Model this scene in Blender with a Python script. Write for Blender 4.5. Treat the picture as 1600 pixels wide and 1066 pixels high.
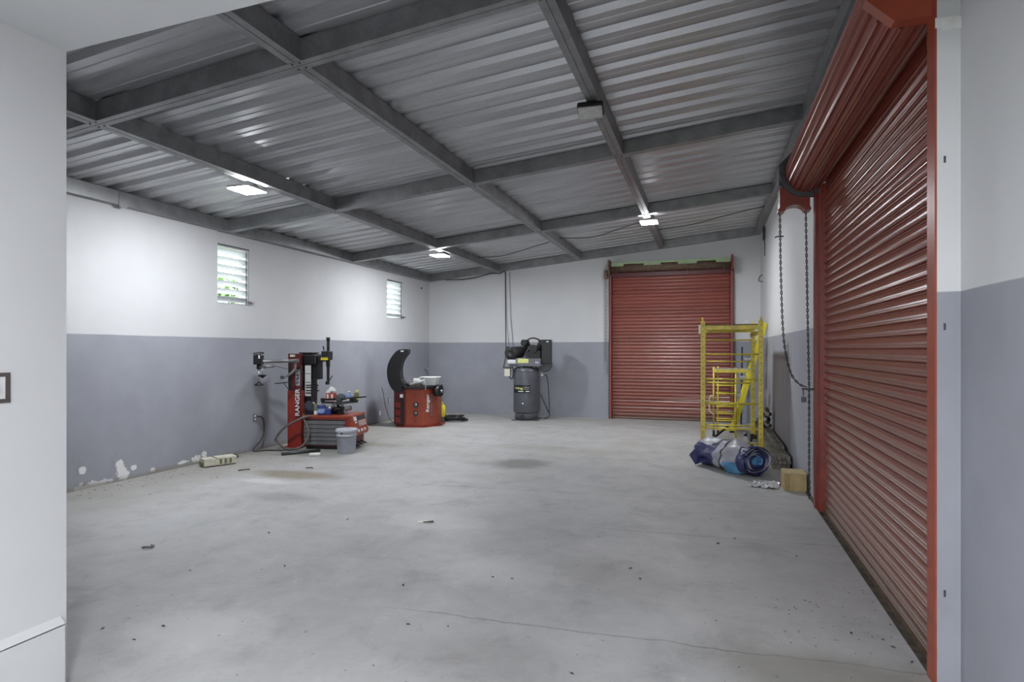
import bpy, bmesh, math, random
from mathutils import Vector, Matrix
random.seed(7)
for o in list(bpy.data.objects): bpy.data.objects.remove(o)
S = bpy.context.scene
COL = S.collection
PI = math.pi
# ------------------------------------------------------------------ camera
FPX, U0, VH, H = 930.0, 800.0, 546.0, 1.5
YAW = math.atan(307.0/FPX)
CA, SA = math.cos(YAW), math.sin(YAW)
cam = bpy.data.cameras.new('camera'); camo = bpy.data.objects.new('camera', cam); COL.objects.link(camo)
camo.location = (0, 0, H); camo.rotation_euler = (PI/2, 0, YAW)
cam.sensor_width = 36; cam.lens = FPX/1600*36; cam.shift_y = 13/1600; cam.clip_start = .05
S.camera = camo
# ------------------------------------------------------------------ light
W = bpy.data.worlds.new('World'); S.world = W; W.use_nodes = True
nt = W.node_tree; bg = nt.nodes['Background']
bg.inputs[0].default_value = (.93, .96, 1, 1); bg.inputs[1].default_value = 2.65
S.view_settings.view_transform = 'Standard'; S.view_settings.look = 'None'
S.view_settings.exposure = 1.55; S.view_settings.gamma = 1; S.view_settings.use_curve_mapping = False
LAMP = 124.0           # emission strength of the lit flood panels
BAYLAMP = 140.0

# ------------------------------------------------------------------ materials
MATS = {}
def new_mat(name):
    m = bpy.data.materials.new(name); m.use_nodes = True
    return m, m.node_tree, m.node_tree.nodes['Principled BSDF']
class NG:
    """tiny node expression helper"""
    def __init__(s, nt): s.nt = nt; s.L = nt.links
    def n(s, t, **kw):
        x = s.nt.nodes.new(t)
        for k, v in kw.items(): setattr(x, k, v)
        return x
    def put(s, sock, v):
        if hasattr(v, 'is_linked') or isinstance(v, bpy.types.NodeSocket): s.L.new(v, sock)
        else: sock.default_value = v
    def m(s, op, a, b=0.0, c=None, clamp=False):
        x = s.n('ShaderNodeMath', operation=op); x.use_clamp = clamp
        s.put(x.inputs[0], a); s.put(x.inputs[1], b)
        if c is not None: s.put(x.inputs[2], c)
        return x.outputs[0]
    def pos(s):
        g = s.n('ShaderNodeTexCoord'); x = s.n('ShaderNodeSeparateXYZ'); s.L.new(g.outputs['Object'], x.inputs[0])
        return g.outputs['Object'], x.outputs[0], x.outputs[1], x.outputs[2]
    def noise(s, scale, detail=4, rough=.55, vec=None, dist=0, stretch=None):
        x = s.n('ShaderNodeTexNoise'); x.inputs['Scale'].default_value = scale; x.inputs['Detail'].default_value = detail
        x.inputs['Roughness'].default_value = rough; x.inputs['Distortion'].default_value = dist
        if vec is None: vec = s.n('ShaderNodeTexCoord').outputs['Object']
        if stretch:
            mp = s.n('ShaderNodeMapping'); mp.inputs['Scale'].default_value = stretch; s.L.new(vec, mp.inputs[0]); vec = mp.outputs[0]
        s.L.new(vec, x.inputs['Vector'])
        return x.outputs[0]
    def step(s, v, a, b):
        x = s.n('ShaderNodeMapRange'); x.interpolation_type = 'SMOOTHSTEP'
        s.put(x.inputs[0], v); x.inputs[1].default_value = a; x.inputs[2].default_value = b
        x.inputs[3].default_value = 0; x.inputs[4].default_value = 1
        return x.outputs[0]
    def lerp(s, v, a, b):
        x = s.n('ShaderNodeMapRange'); s.put(x.inputs[0], v); x.inputs[3].default_value = a; x.inputs[4].default_value = b
        return x.outputs[0]
    def mix(s, f, a, b):
        x = s.n('ShaderNodeMix', data_type='RGBA'); s.put(x.inputs[0], f)
        s.put(x.inputs[6], (*a, 1) if isinstance(a, tuple) and len(a) == 3 else a)
        s.put(x.inputs[7], (*b, 1) if isinstance(b, tuple) and len(b) == 3 else b)
        return x.outputs[2]
    def bump(s, h, strength=.2, dist=.01):
        x = s.n('ShaderNodeBump'); x.inputs['Strength'].default_value = strength; x.inputs['Distance'].default_value = dist
        s.L.new(h, x.inputs['Height']); return x.outputs[0]
def sm(name, col, rough=.5, metal=0.0, var=.12, scale=30, bump=0, spec=.5, coat=0, dirt=None, dirt_scale=6):
    """simple procedural material: base colour with noise variation"""
    if name in MATS: return MATS[name]
    m, nt, b = new_mat(name); g = NG(nt)
    nz = g.noise(scale, 5)
    c = g.mix(g.step(nz, .3, .7), tuple(x*(1-var) for x in col), tuple(min(1, x*(1+var)) for x in col))
    if dirt:
        d = g.step(g.noise(dirt_scale, 6, .65), .5, .72); c = g.mix(g.m('MULTIPLY', d, .7), c, dirt)
    nt.links.new(c, b.inputs['Base Color'])
    b.inputs['Roughness'].default_value = rough; b.inputs['Metallic'].default_value = metal
    b.inputs['Specular IOR Level'].default_value = spec; b.inputs['Coat Weight'].default_value = coat
    if bump: nt.links.new(g.bump(g.noise(scale*4, 6), bump, .004), b.inputs['Normal'])
    MATS[name] = m; return m
def emit(name, col, st):
    m, nt, b = new_mat(name); b.inputs['Base Color'].default_value = (*col, 1)
    b.inputs['Emission Color'].default_value = (*col, 1); b.inputs['Emission Strength'].default_value = st
    MATS[name] = m; return m
WHITE = (.64, .645, .655); GREY = (.325, .335, .375)
def wall_mat(name, line, white=WHITE, grey=GREY, chips=False, stain=False, top=None):
    m, nt, b = new_mat(name); g = NG(nt)
    v, x, y, z = g.pos()
    wob = g.m('MULTIPLY', g.m('SUBTRACT', g.noise(1.2, 3), .5), .02)
    big = g.noise(.7, 5, .6); fine = g.noise(60, 3)
    wc = g.mix(g.step(big, .35, .7), tuple(c*.95 for c in white), tuple(c*1.03 for c in white))
    gc = g.mix(g.step(g.noise(.9, 6, .65), .3, .75), tuple(c*.9 for c in grey), tuple(c*1.07 for c in grey))
    if line is None: c = wc
    else: c = g.mix(g.step(g.m('ADD', z, wob), line-.004, line+.004), gc, wc)
    # scuffs low on the wall
    scuff = g.m('MULTIPLY', g.step(g.noise(5, 8, .7, stretch=(1, 1, .35)), .6, .75), g.m('SUBTRACT', 1.0, g.step(z, .1, 1.2)))
    c = g.mix(g.m('MULTIPLY', scuff, .28), c, (.2, .19, .17))
    if chips:
        # flaked paint along the foot of the wall
        def spot(yc, zc, ry, rz):
            a = g.m('DIVIDE', g.m('SUBTRACT', y, yc), ry); d = g.m('DIVIDE', g.m('SUBTRACT', z, zc), rz)
            return g.m('SUBTRACT', 1.0, g.m('SQRT', g.m('ADD', g.m('MULTIPLY', a, a), g.m('MULTIPLY', d, d))))
        mk = spot(4.72, .02, .28, .07)
        for a in [(5.06, .08, .12, .13), (4.6, .2, .06, .06), (5.2, .12, .05, .04), (5.45, .05, .04, .03), (5.88, .06, .12, .03), (6.1, .07, .12, .06), (6.22, .1, .06, .06), (8.05, .2, .05, .08), (10.72, .18, .05, .08), (5.02, .2, .07, .06)]:
            mk = g.m('MAXIMUM', mk, spot(*a))
        k = g.step(g.m('ADD', mk, g.m('MULTIPLY', g.m('SUBTRACT', g.noise(11, 6, .7), .5), 2.2)), .28, .42)
        k = g.m('MULTIPLY', k, g.step(mk, -.9, -.2))
        c = g.mix(k, c, (.78, .78, .78))
        base = g.m('SUBTRACT', 1.0, g.step(g.m('ADD', z, g.m('MULTIPLY', g.m('SUBTRACT', g.noise(4, 5), .5), .14)), .0, .07))
        c = g.mix(g.m('MULTIPLY', base, .75), c, (.24, .22, .18))
    if stain:
        # brownish patched rectangle by the bars
        yy = g.m('ADD', y, g.m('MULTIPLY', g.m('SUBTRACT', g.noise(9, 4), .5), .12))
        inside = g.m('MULTIPLY', g.step(yy, 8.3, 8.36), g.m('SUBTRACT', 1.0, g.step(yy, 10.72, 10.8)))
        edge = g.m('MULTIPLY', g.m('SUBTRACT', 1.0, g.step(g.m('ADD', z, g.m('MULTIPLY', g.noise(6, 4), .05)), 1.42, 1.47)), g.step(z, .05, .3))
        strk = g.lerp(g.noise(4, 6, .6, stretch=(1, 3, .3)), .25, 1.0)
        c = g.mix(g.m('MULTIPLY', g.m('MULTIPLY', inside, edge), strk), c, (.2, .178, .19))
    nt.links.new(c, b.inputs['Base Color']); b.inputs['Roughness'].default_value = .62
    b.inputs['Specular IOR Level'].default_value = .3
    h = g.m('ADD', g.m('MULTIPLY', g.noise(6, 6), 1.0), g.m('MULTIPLY', fine, .25))
    nt.links.new(g.bump(h, .25, .006), b.inputs['Normal'])
    return m
def floor_mat():
    m, nt, b = new_mat('concrete floor'); g = NG(nt)
    v, x, y, z = g.pos()
    n1 = g.noise(.45, 6, .6); n2 = g.noise(2.4, 8, .68, dist=.4); n3 = g.noise(70, 4, .6); n4 = g.noise(1.0, 7, .7, dist=1.2)
    c = g.mix(g.step(n1, .3, .72), (.36, .36, .362), (.455, .455, .457))
    c = g.mix(g.m('MULTIPLY', g.step(n2, .5, .72), .45), c, (.24, .235, .23))
    c = g.mix(g.m('MULTIPLY', g.step(n2, .52, .3), .35), c, (.5, .5, .505))
    c = g.mix(g.m('MULTIPLY', g.step(n3, .55, .75), .22), c, (.22, .22, .22))
    n5 = g.noise(7, 9, .72, dist=.8); n6 = g.noise(18, 8, .7)
    c = g.mix(g.m('MULTIPLY', g.step(n5, .52, .74), .38), c, (.25, .245, .235))
    c = g.mix(g.m('MULTIPLY', g.step(n5, .46, .28), .4), c, (.54, .54, .54))
    c = g.mix(g.m('MULTIPLY', g.step(n6, .56, .78), .3), c, (.24, .235, .225))
    def blob(xc, yc, rx, ry, amp=1.0, nsc=1.6):
        a = g.m('DIVIDE', g.m('SUBTRACT', x, xc), rx); d = g.m('DIVIDE', g.m('SUBTRACT', y, yc), ry)
        r = g.m('SQRT', g.m('ADD', g.m('MULTIPLY', a, a), g.m('MULTIPLY', d, d)))
        return g.step(g.m('ADD', r, g.m('MULTIPLY', g.m('SUBTRACT', g.noise(nsc, 7, .7), .5), amp)), 1.1, .35)
    # tan dirt toward the left wall and the back, oil spots
    dl = g.m('MULTIPLY', g.step(g.m('ADD', x, g.m('MULTIPLY', g.m('SUBTRACT', n4, .5), 2.4)), -4.6, -6.0), .55)
    c = g.mix(dl, c, (.30, .28, .235))
    db = g.m('MULTIPLY', g.m('MULTIPLY', g.step(g.m('ADD', y, g.m('MULTIPLY', g.m('SUBTRACT', n4, .5), 5)), 5.5, 8.5), g.step(n4, .35, .65)), .5)
    c = g.mix(db, c, (.33, .315, .27))
    for (xc, yc, rx, ry, f, col) in [(-4.7, 5.95, .75, .28, .75, (.2, .165, .11)), (-2.35, 7.45, .5, .45, .8, (.17, .165, .155)),
            (-2.0, 8.7, 1.5, .35, .45, (.26, .25, .2)), (-5.0, 8.2, .7, .25, .5, (.2, .2, .14)), (-4.1, 5.0, .5, .25, .5, (.2, .19, .18)),
            (-1.1, 2.7, .5, .3, .35, (.2, .19, .18)), (.55, 3.05, .75, .3, .6, (.19, .18, .14)), (-.6, 3.9, .7, .5, .3, (.22, .21, .2)), (-5.4, 3.3, .9, .5, .4, (.23, .22, .19)), (-3.4, 12.5, 1.6, .3, .4, (.25, .24, .2))]:
        c = g.mix(g.m('MULTIPLY', blob(xc, yc, rx, ry), f), c, col)
    for (xc, yc, rx, ry) in [(-4.75, 5.55, .5, .12), (-2.6, 2.5, .5, .35), (-1.35, 3.8, .6, .35), (-2.3, 4.7, .6, .3)]:
        c = g.mix(g.m('MULTIPLY', blob(xc, yc, rx, ry, 1.6, 5), .5), c, (.58, .58, .58))
    # pour joints and hairline cracks
    wob = g.m('MULTIPLY', g.m('SUBTRACT', g.noise(2.5, 6, .65), .5), .1)
    for (sl, b0, x0, x1, w) in [(.055, 3.155, -1.9, 1.0, .006), (.06, 5.02, -1.15, 1.0, .006), (.085, 6.22, -3.4, 1.0, .007), (.03, 9.6, -4.2, .3, .008)]:
        d = g.m('ABSOLUTE', g.m('SUBTRACT', g.m('ADD', y, wob), g.m('ADD', g.m('MULTIPLY', x, sl), b0)))
        k = g.m('MULTIPLY', g.m('SUBTRACT', 1.0, g.step(d, w*.5, w*1.6)), g.m('MULTIPLY', g.step(x, x0, x0+.5), g.lerp(n2, .1, 1.1)))
        c = g.mix(g.m('MULTIPLY', k, .75), c, (.11, .105, .1))
    sp = g.step(g.noise(22, 3, .5), .70, .74)
    c = g.mix(g.m('MULTIPLY', sp, .5), c, (.13, .12, .11))
    nt.links.new(c, b.inputs['Base Color'])
    nt.links.new(g.lerp(n2, .38, .72), b.inputs['Roughness']); b.inputs['Specular IOR Level'].default_value = .4
    h = g.m('ADD', g.m('MULTIPLY', n2, .7), g.m('MULTIPLY', n3, .25))
    nt.links.new(g.bump(h, .25, .008), b.inputs['Normal'])
    return m
def galv_mat(name, c0, c1, metal, rough, sc=6, stretch=(1, 1, 1)):
    m, nt, b = new_mat(name); g = NG(nt)
    sp = g.n('ShaderNodeTexVoronoi'); sp.inputs['Scale'].default_value = 45
    nt.links.new(g.n('ShaderNodeTexCoord').outputs['Object'], sp.inputs['Vector'])
    n = g.noise(sc, 6, .6, stretch=stretch)
    f = g.m('ADD', g.m('MULTIPLY', g.step(n, .3, .7), .75), g.m('MULTIPLY', sp.outputs['Distance'], .25))
    nt.links.new(g.mix(f, c0, c1), b.inputs['Base Color'])
    b.inputs['Metallic'].default_value = metal
    nt.links.new(g.lerp(n, rough-.06, rough+.1), b.inputs['Roughness'])
    MATS[name] = m; return m
def slat_mat(name, col, rust, dirt_top, axis_fade=True):
    m, nt, b = new_mat(name); g = NG(nt)
    gi = g.n('ShaderNodeObjectInfo'); geo = g.n('ShaderNodeNewGeometry'); sx = g.n('ShaderNodeSeparateXYZ')
    nt.links.new(geo.outputs['Position'], sx.inputs[0]); z = sx.outputs[2]
    rnd = gi.outputs['Random']
    c = g.mix(g.lerp(rnd, 0, 1), tuple(q*.88 for q in col), tuple(q*1.1 for q in col))
    nz = g.noise(3, 7, .65, vec=geo.outputs['Position'], stretch=(1, .5, 2))
    c = g.mix(g.m('MULTIPLY', g.step(nz, .45, .75), .35), c, rust)
    # dust lying on the lower slats
    d = g.m('MULTIPLY', g.m('SUBTRACT', 1.0, g.step(g.m('ADD', z, g.m('MULTIPLY', nz, .6)), .1, dirt_top)), .55)
    nzv = g.n('ShaderNodeSeparateXYZ'); nt.links.new(geo.outputs['Normal'], nzv.inputs[0])
    ledge = g.step(nzv.outputs[2], -.05, .5)
    c = g.mix(g.m('MULTIPLY', g.m('MULTIPLY', ledge, g.step(z, 2.9, 1.2)), .55), c, (.30, .22, .19))
    d = g.m('MULTIPLY', d, g.lerp(ledge, .45, 1.0))
    c = g.mix(d, c, (.22, .155, .125))
    dd = g.m('SUBTRACT', 1.0, g.step(g.m('ADD', z, g.m('MULTIPLY', nz, .25)), .1, .32))
    c = g.mix(g.m('MULTIPLY', dd, .6), c, (.12, .095, .075))
    nt.links.new(c, b.inputs['Base Color'])
    nt.links.new(g.m('ADD', g.lerp(nz, .22, .4), g.m('MULTIPLY', d, .4)), b.inputs['Roughness'])
    MATS[name] = m; return m

# ------------------------------------------------------------------ mesh builder
class MB:
    def __init__(s): s.v = []; s.f = []; s.sm = []
    def add(s, vs, fs, smooth=False):
        o = len(s.v); s.v += [tuple(x) for x in vs]
        s.f += [tuple(o+i for i in q) for q in fs]; s.sm += [smooth]*len(fs); return s
    def box(s, a, b, M=None):
        x0, y0, z0 = a; x1, y1, z1 = b
        vs = [(x0, y0, z0), (x1, y0, z0), (x1, y1, z0), (x0, y1, z0), (x0, y0, z1), (x1, y0, z1), (x1, y1, z1), (x0, y1, z1)]
        if M: vs = [M @ Vector(q) for q in vs]
        return s.add(vs, [(0, 3, 2, 1), (4, 5, 6, 7), (0, 1, 5, 4), (1, 2, 6, 5), (2, 3, 7, 6), (3, 0, 4, 7)])
    def bar(s, p0, p1, w, h, up=(0, 0, 1)):
        p0, p1 = Vector(p0), Vector(p1); d = p1-p0; L = d.length; d.normalize(); u = Vector(up)
        if abs(d.dot(u)) > .98: u = Vector((1, 0, 0))
        sd = d.cross(u).normalized(); u = sd.cross(d)
        M = Matrix((( *d, ), (*sd,), (*u,))).transposed().to_4x4(); M.translation = p0
        return s.box((0, -w/2, -h/2), (L, w/2, h/2), M)
    def cyl(s, p0, p1, r, r2=None, n=14, smooth=True, caps=True):
        r2 = r if r2 is None else r2
        p0, p1 = Vector(p0), Vector(p1); d = (p1-p0).normalized(); u = Vector((0, 0, 1)) if abs(d.z) < .9 else Vector((1, 0, 0))
        a = d.cross(u).normalized(); b = d.cross(a)
        vs = [p0+(a*math.cos(2*PI*i/n)+b*math.sin(2*PI*i/n))*r for i in range(n)]+[p1+(a*math.cos(2*PI*i/n)+b*math.sin(2*PI*i/n))*r2 for i in range(n)]
        s.add(vs, [(i, (i+1) % n, n+(i+1) % n, n+i) for i in range(n)], smooth)
        if caps: s.add(vs[:n], [tuple(range(n))[::-1]]); s.add(vs[n:], [tuple(range(n))])
        return s
    def tube(s, path, r, n=8, closed=False):
        P = [Vector(p) for p in path]; m = len(P); rings = []; prev = None
        for i, p in enumerate(P):
            if closed: t = P[(i+1) % m]-P[i-1]
            else: t = P[min(i+1, m-1)]-P[max(i-1, 0)]
            t.normalize()
            if prev is None:
                u = Vector((0, 0, 1)) if abs(t.z) < .9 else Vector((1, 0, 0)); a = t.cross(u).normalized()
            else: a = (prev-t*prev.dot(t)).normalized()
            prev = a; b = t.cross(a); rr = r[i] if isinstance(r, (list, tuple)) else r
            rings.append([p+(a*math.cos(2*PI*k/n)+b*math.sin(2*PI*k/n))*rr for k in range(n)])
        vs = [q for R in rings for q in R]; fs = []
        for i in range(m if closed else m-1):
            j = (i+1) % m
            for k in range(n): fs.append((i*n+k, i*n+(k+1) % n, j*n+(k+1) % n, j*n+k))
        s.add(vs, fs, True)
        if not closed: s.add(rings[0], [tuple(range(n))[::-1]]); s.add(rings[-1], [tuple(range(n))])
        return s
    def lathe(s, prof, c=(0, 0, 0), n=24, smooth=True, M=None):
        vs = []; m = len(prof)
        for r, z in prof:
            for k in range(n): vs.append(Vector((r*math.cos(2*PI*k/n), r*math.sin(2*PI*k/n), z)))
        vs = [(M @ q if M else q)+Vector(c) for q in vs]
        s.add(vs, [(i*n+k, i*n+(k+1) % n, (i+1)*n+(k+1) % n, (i+1)*n+k) for i in range(m-1) for k in range(n)], smooth)
        if prof[0][0] > 1e-5: s.add(vs[:n], [tuple(range(n))[::-1]])
        if prof[-1][0] > 1e-5: s.add(vs[-n:], [tuple(range(n))])
        return s
    def prism(s, poly, a, b, axis='y'):
        """polygon in the plane normal to axis, extruded from a to b"""
        f = {'y': lambda p, t: (p[0], t, p[1]), 'x': lambda p, t: (t, p[0], p[1]), 'z': lambda p, t: (p[0], p[1], t)}[axis]
        n = len(poly); vs = [f(p, a) for p in poly]+[f(p, b) for p in poly]
        return s.add(vs, [tuple(range(n))[::-1], tuple(range(n, 2*n))]+[(i, (i+1) % n, n+(i+1) % n, n+i) for i in range(n)])
    def build(s, name, mat, parent=None, bevel=0, recalc=True, loc=None, rot=None, label=None):
        me = bpy.data.meshes.new(name); me.from_pydata(s.v, [], s.f)
        me.polygons.foreach_set('use_smooth', s.sm)
        if recalc:
            bm = bmesh.new(); bm.from_mesh(me); bmesh.ops.remove_doubles(bm, verts=bm.verts, dist=1e-6)
            bmesh.ops.recalc_face_normals(bm, faces=bm.faces)
            bm.to_mesh(me); bm.free()
        me.materials.append(mat)
        o = bpy.data.objects.new(name, me); COL.objects.link(o); o.parent = parent
        if bevel:
            md = o.modifiers.new('bevel', 'BEVEL'); md.width = bevel; md.segments = 2; md.limit_method = 'ANGLE'; md.angle_limit = .8
        if loc: o.location = loc
        if rot: o.rotation_euler = rot
        if label: o['label'] = label
        return o
def tag(o, label, cat=None, group=None, kind=None):
    o['label'] = label
    if cat: o['category'] = cat
    if group: o['group'] = group
    if kind: o['kind'] = kind
    return o
def thing(name, label, cat=None, loc=(0, 0, 0), rz=0, group=None, kind=None):
    o = bpy.data.objects.new(name, None); COL.objects.link(o); o.location = loc; o.rotation_euler = (0, 0, rz)
    o.empty_display_size = .1
    return tag(o, label, cat, group, kind)
def copy(o, parent=None, loc=None):
    c = o.copy(); COL.objects.link(c); c.parent = parent
    if loc: c.location = loc
    return c
def text(name, s, size, mat, parent, loc, rot, align='CENTER', ext=.001, sx=1.0):
    cu = bpy.data.curves.new(name, 'FONT'); cu.body = s; cu.size = size; cu.align_x = align; cu.align_y = 'CENTER'; cu.extrude = ext; cu.offset = size*.015
    t = bpy.data.objects.new('tmp', cu); COL.objects.link(t)
    dg = bpy.context.evaluated_depsgraph_get(); me = bpy.data.meshes.new_from_object(t.evaluated_get(dg))
    bpy.data.objects.remove(t); me.materials.clear(); me.materials.append(mat)
    o = bpy.data.objects.new(name, me); COL.objects.link(o); o.parent = parent; o.location = loc; o.rotation_euler = rot; o.scale = (sx, 1, 1)
    return o
def on_floor(u, v, z=0.0):
    k = (u-U0)/FPX; d = Vector((CA*k-SA, SA*k+CA, (VH-v)/FPX)); t = (z-H)/d.z
    return Vector((0, 0, H))+d*t
def bez(P, n=24):
    """smooth path through points (Catmull-Rom)"""
    P = [Vector(p) for p in P]; Q = [P[0]*2-P[1]]+P+[P[-1]*2-P[-2]]; out = []
    for i in range(1, len(Q)-2):
        for k in range(n):
            t = k/n; a, b, c, d = Q[i-1], Q[i], Q[i+1], Q[i+2]
            out.append(.5*((2*b)+(c-a)*t+(2*a-5*b+4*c-d)*t*t+(3*b-a-3*c+d)*t**3))
    out.append(P[-1]); return out

# ------------------------------------------------------------------ common materials
M_red = sm('red enamel', (.21, .030, .018), .32, var=.15, scale=8)
M_redm = sm('machine red', (.26, .026, .018), .35, var=.12, scale=12, dirt=(.12, .03, .02))
M_orange = sm('machine orange red', (.30, .055, .026), .38, var=.1, scale=10, dirt=(.22, .06, .03))
M_maroon = sm('dark maroon', (.095, .012, .014), .45, var=.2)
M_black = sm('black plastic', (.012, .012, .014), .42, var=.3, scale=20)
M_blackm = sm('black steel', (.02, .02, .022), .38, metal=.3, var=.25)
M_dgrey = sm('dark grey steel', (.07, .072, .078), .45, metal=.4, var=.2)
M_mgrey = sm('grey steel', (.22, .22, .23), .42, metal=.5, var=.2)
M_steel = sm('bright steel', (.5, .5, .5), .3, metal=.9, var=.15)
M_louvre = sm('grey cabinet panel', (.125, .128, .135), .5, var=.12, scale=14)
M_white = sm('white paint', (.75, .75, .74), .5, var=.05)
M_whitep = sm('white plastic', (.68, .69, .68), .45, var=.06)
M_yellow = sm('scaffold yellow', (.62, .50, .055), .42, var=.18, scale=14, dirt=(.38, .30, .08))
M_yellowb = sm('ladder yellow', (.72, .62, .03), .45, var=.1)
M_wood = sm('plywood deck', (.22, .15, .07), .7, var=.25, scale=18)
M_rubber = sm('black rubber', (.015, .015, .016), .7, var=.3)
M_hose = sm('brown grey hose', (.15, .12, .115), .55, var=.2)
M_cord = sm('dark cord', (.05, .05, .052), .5)
M_bucket = sm('pale blue grey plastic', (.40, .42, .47), .5, var=.06, scale=9)
M_comp = sm('compressor grey', (.085, .088, .105), .34, var=.1, scale=9)
M_iron = sm('black cast iron', (.026, .026, .027), .5, metal=.2, var=.35, scale=40, bump=.3)
M_lime = sm('lime print', (.62, .66, .22), .5)
M_cream = sm('cream plastic', (.62, .61, .5), .5)
M_tarp = sm('navy blue tarp', (.028, .03, .105), .38, var=.25, scale=5)
M_tarpg = sm('silver grey tarp', (.26, .26, .30), .42, var=.15, scale=5)
M_tarpl = sm('light blue tarp', (.085, .24, .42), .42, var=.2, scale=6)
M_card = sm('tan cardboard', (.36, .27, .13), .8, var=.12, scale=12)
M_bar = sm('weathered bars', (.19, .175, .15), .65, metal=.15, var=.3, scale=10)
M_green = sm('pale green paint', (.30, .40, .22), .55, var=.12, scale=10)
M_brown = sm('brown steel', (.13, .085, .055), .6, var=.25, scale=14)
M_bluec = sm('blue can', (.03, .045, .20), .35)
M_bluel = sm('light blue label', (.25, .36, .62), .45)
M_olive = sm('olive green', (.14, .15, .08), .5)
M_paper = sm('paper white', (.72, .72, .70), .8, var=.06)
M_glass = None
M_galv = galv_mat('galvanised sheet', (.42, .425, .44), (.56, .565, .58), .60, .35, 2.0, (.4, 2, 1))
M_beam = galv_mat('galvanised beam', (.20, .205, .21), (.33, .335, .34), .5, .42, 5)
M_floor = floor_mat()
M_wl = wall_mat('left wall paint', 1.662, chips=True)
M_wb = wall_mat('back wall paint', 1.660)
M_wr = wall_mat('right wall paint', 1.715, stain=True)
M_wn = wall_mat('bay right wall paint', 1.757)
M_bay = wall_mat('bay white paint', None)
M_slat = slat_mat('door slat red', (.23, .050, .032), (.19, .052, .024), 1.5)
M_slatb = slat_mat('back door slat red', (.285, .074, .055), (.24, .066, .04), .7)

# ------------------------------------------------------------------ room shell
XL, XR, YB = -6.38, 1.0, 12.97
YF = 1.86                     # where the low bay ends and the tall garage begins
XBL = -2.665                  # left wall of the bay
XBR = 1.052                   # right wall of the bay
ZB = 2.80                     # bay ceiling
K, Z0 = .0945, 3.7153         # underside of roof beams: z = Z0 + K x
def zr(x): return Z0+K*x
BD = .155                     # beam depth
m = MB().box((XL-.3, -4.2, -.12), (.963, YB+.2, 0))
fl = m.build('floor', M_floor); tag(fl, 'worn grey concrete floor with stains and hairline joints', kind='structure')
m = MB().box((.963, -4.2, -.12), (1.6, 3.1, -.001)).box((.963, 3.1, -.14), (1.6, 6.3, -.035)).box((.963, 6.3, -.12), (1.6, YB+.2, -.001))
tag(m.build('floor_threshold', sm('dirty threshold', (.105, .09, .07), .9, var=.4, scale=14, bump=.6)), 'dirty sunken threshold strip under the long roll-up door', kind='structure')
# left wall with two louvre openings
W1 = (6.44, 7.06, 2.13, 2.945); W2 = (10.99, 11.65, 2.155, 2.955)
zt = zr(XL)+BD+.02
m = MB()
def wl(y0, y1, z0, z1, dx=0): m.box((XL-.2, y0, z0), (XL+dx, y1, z1))
wl(YF, W1[0], 0, zt, .028)
wl(W1[0], W1[1], 0, W1[2]); wl(W1[0], W1[1], W1[3], zt)
wl(W1[1], W2[0], 0, zt)
wl(W2[0], W2[1], 0, W2[2]); wl(W2[0], W2[1], W2[3], zt)
wl(W2[1], YB+.2, 0, zt)
tag(m.build('wall_left', M_wl, recalc=False), 'left wall painted white above and blue grey below, flaking at the foot', kind='structure')
# back wall with door opening
DBX0, DBX1, DBZ = -2.0, .45, 3.15
m = MB()
def wb(x0, x1, z0): m.prism([(x0, z0), (x1, z0), (x1, zr(x1)+BD+.02), (x0, zr(x0)+BD+.02)], YB, YB+.2, 'y')
wb(XL-.2, DBX0, 0); wb(DBX0, DBX1, DBZ); wb(DBX1, XR+.2, 0)
tag(m.build('wall_back', M_wb, recalc=True), 'far end wall painted white above and blue grey below', kind='structure')
# right wall
DRY0, DRY1, DRZ = 3.2, 6.27, 3.3
ztr = zr(XR)+BD+.02
m = MB().box((XR, DRY1, 0), (XR+.25, YB+.2, ztr)).box((XR, DRY0, DRZ), (XR+.25, DRY1, ztr))
tag(m.build('wall_right', M_wr, recalc=False), 'right wall painted white above and grey below with a brownish patch', kind='structure')
m = MB().box((XBR, -4, 0), (XBR+.25, DRY0, ztr)).box((.963, 3.1, 0), (XBR, DRY0, ztr))
tag(m.build('wall_front_right', M_wn, recalc=False), 'near right wall and door pilaster, white over blue grey', kind='structure')
# bay (where the photograph is taken from)
m = MB().box((XL-.2, YF-.16, 0), (XBL-.2, YF, 3.6)).box((XBL-.2, -4, .0), (XBL, YF, ZB)).box((XBL-.2, YF-.4, ZB+.1), (XBR, YF-.12, 4.1))
tag(m.build('wall_front_left', M_bay, recalc=False), 'white wall end close to the camera at the left edge', kind='structure')
m = MB().prism([(XBL-.2, -4), (XBR+.25, -4), (XBR+.25, 1.75), (-1.535, 1.825), (XBL, 1.858), (XBL-.2, 1.858)], ZB, ZB+.16, 'z')
tag(m.build('ceiling_bay', M_bay), 'flat white soffit of the low front bay', kind='structure')
kz = .315
m = MB().box((XBL, -3.9, 0), (XBL+.028, 1.835, kz))
m.prism([(XBL+.028, kz-.004), (XBL+.028, kz+.003), (XBL, kz+.03), (XBL, kz-.004)], -3.9, 1.835, 'y')
tag(m.build('baseboard_left', M_bay, recalc=True), 'white raised plinth along the foot of the near left wall', kind='structure')
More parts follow.
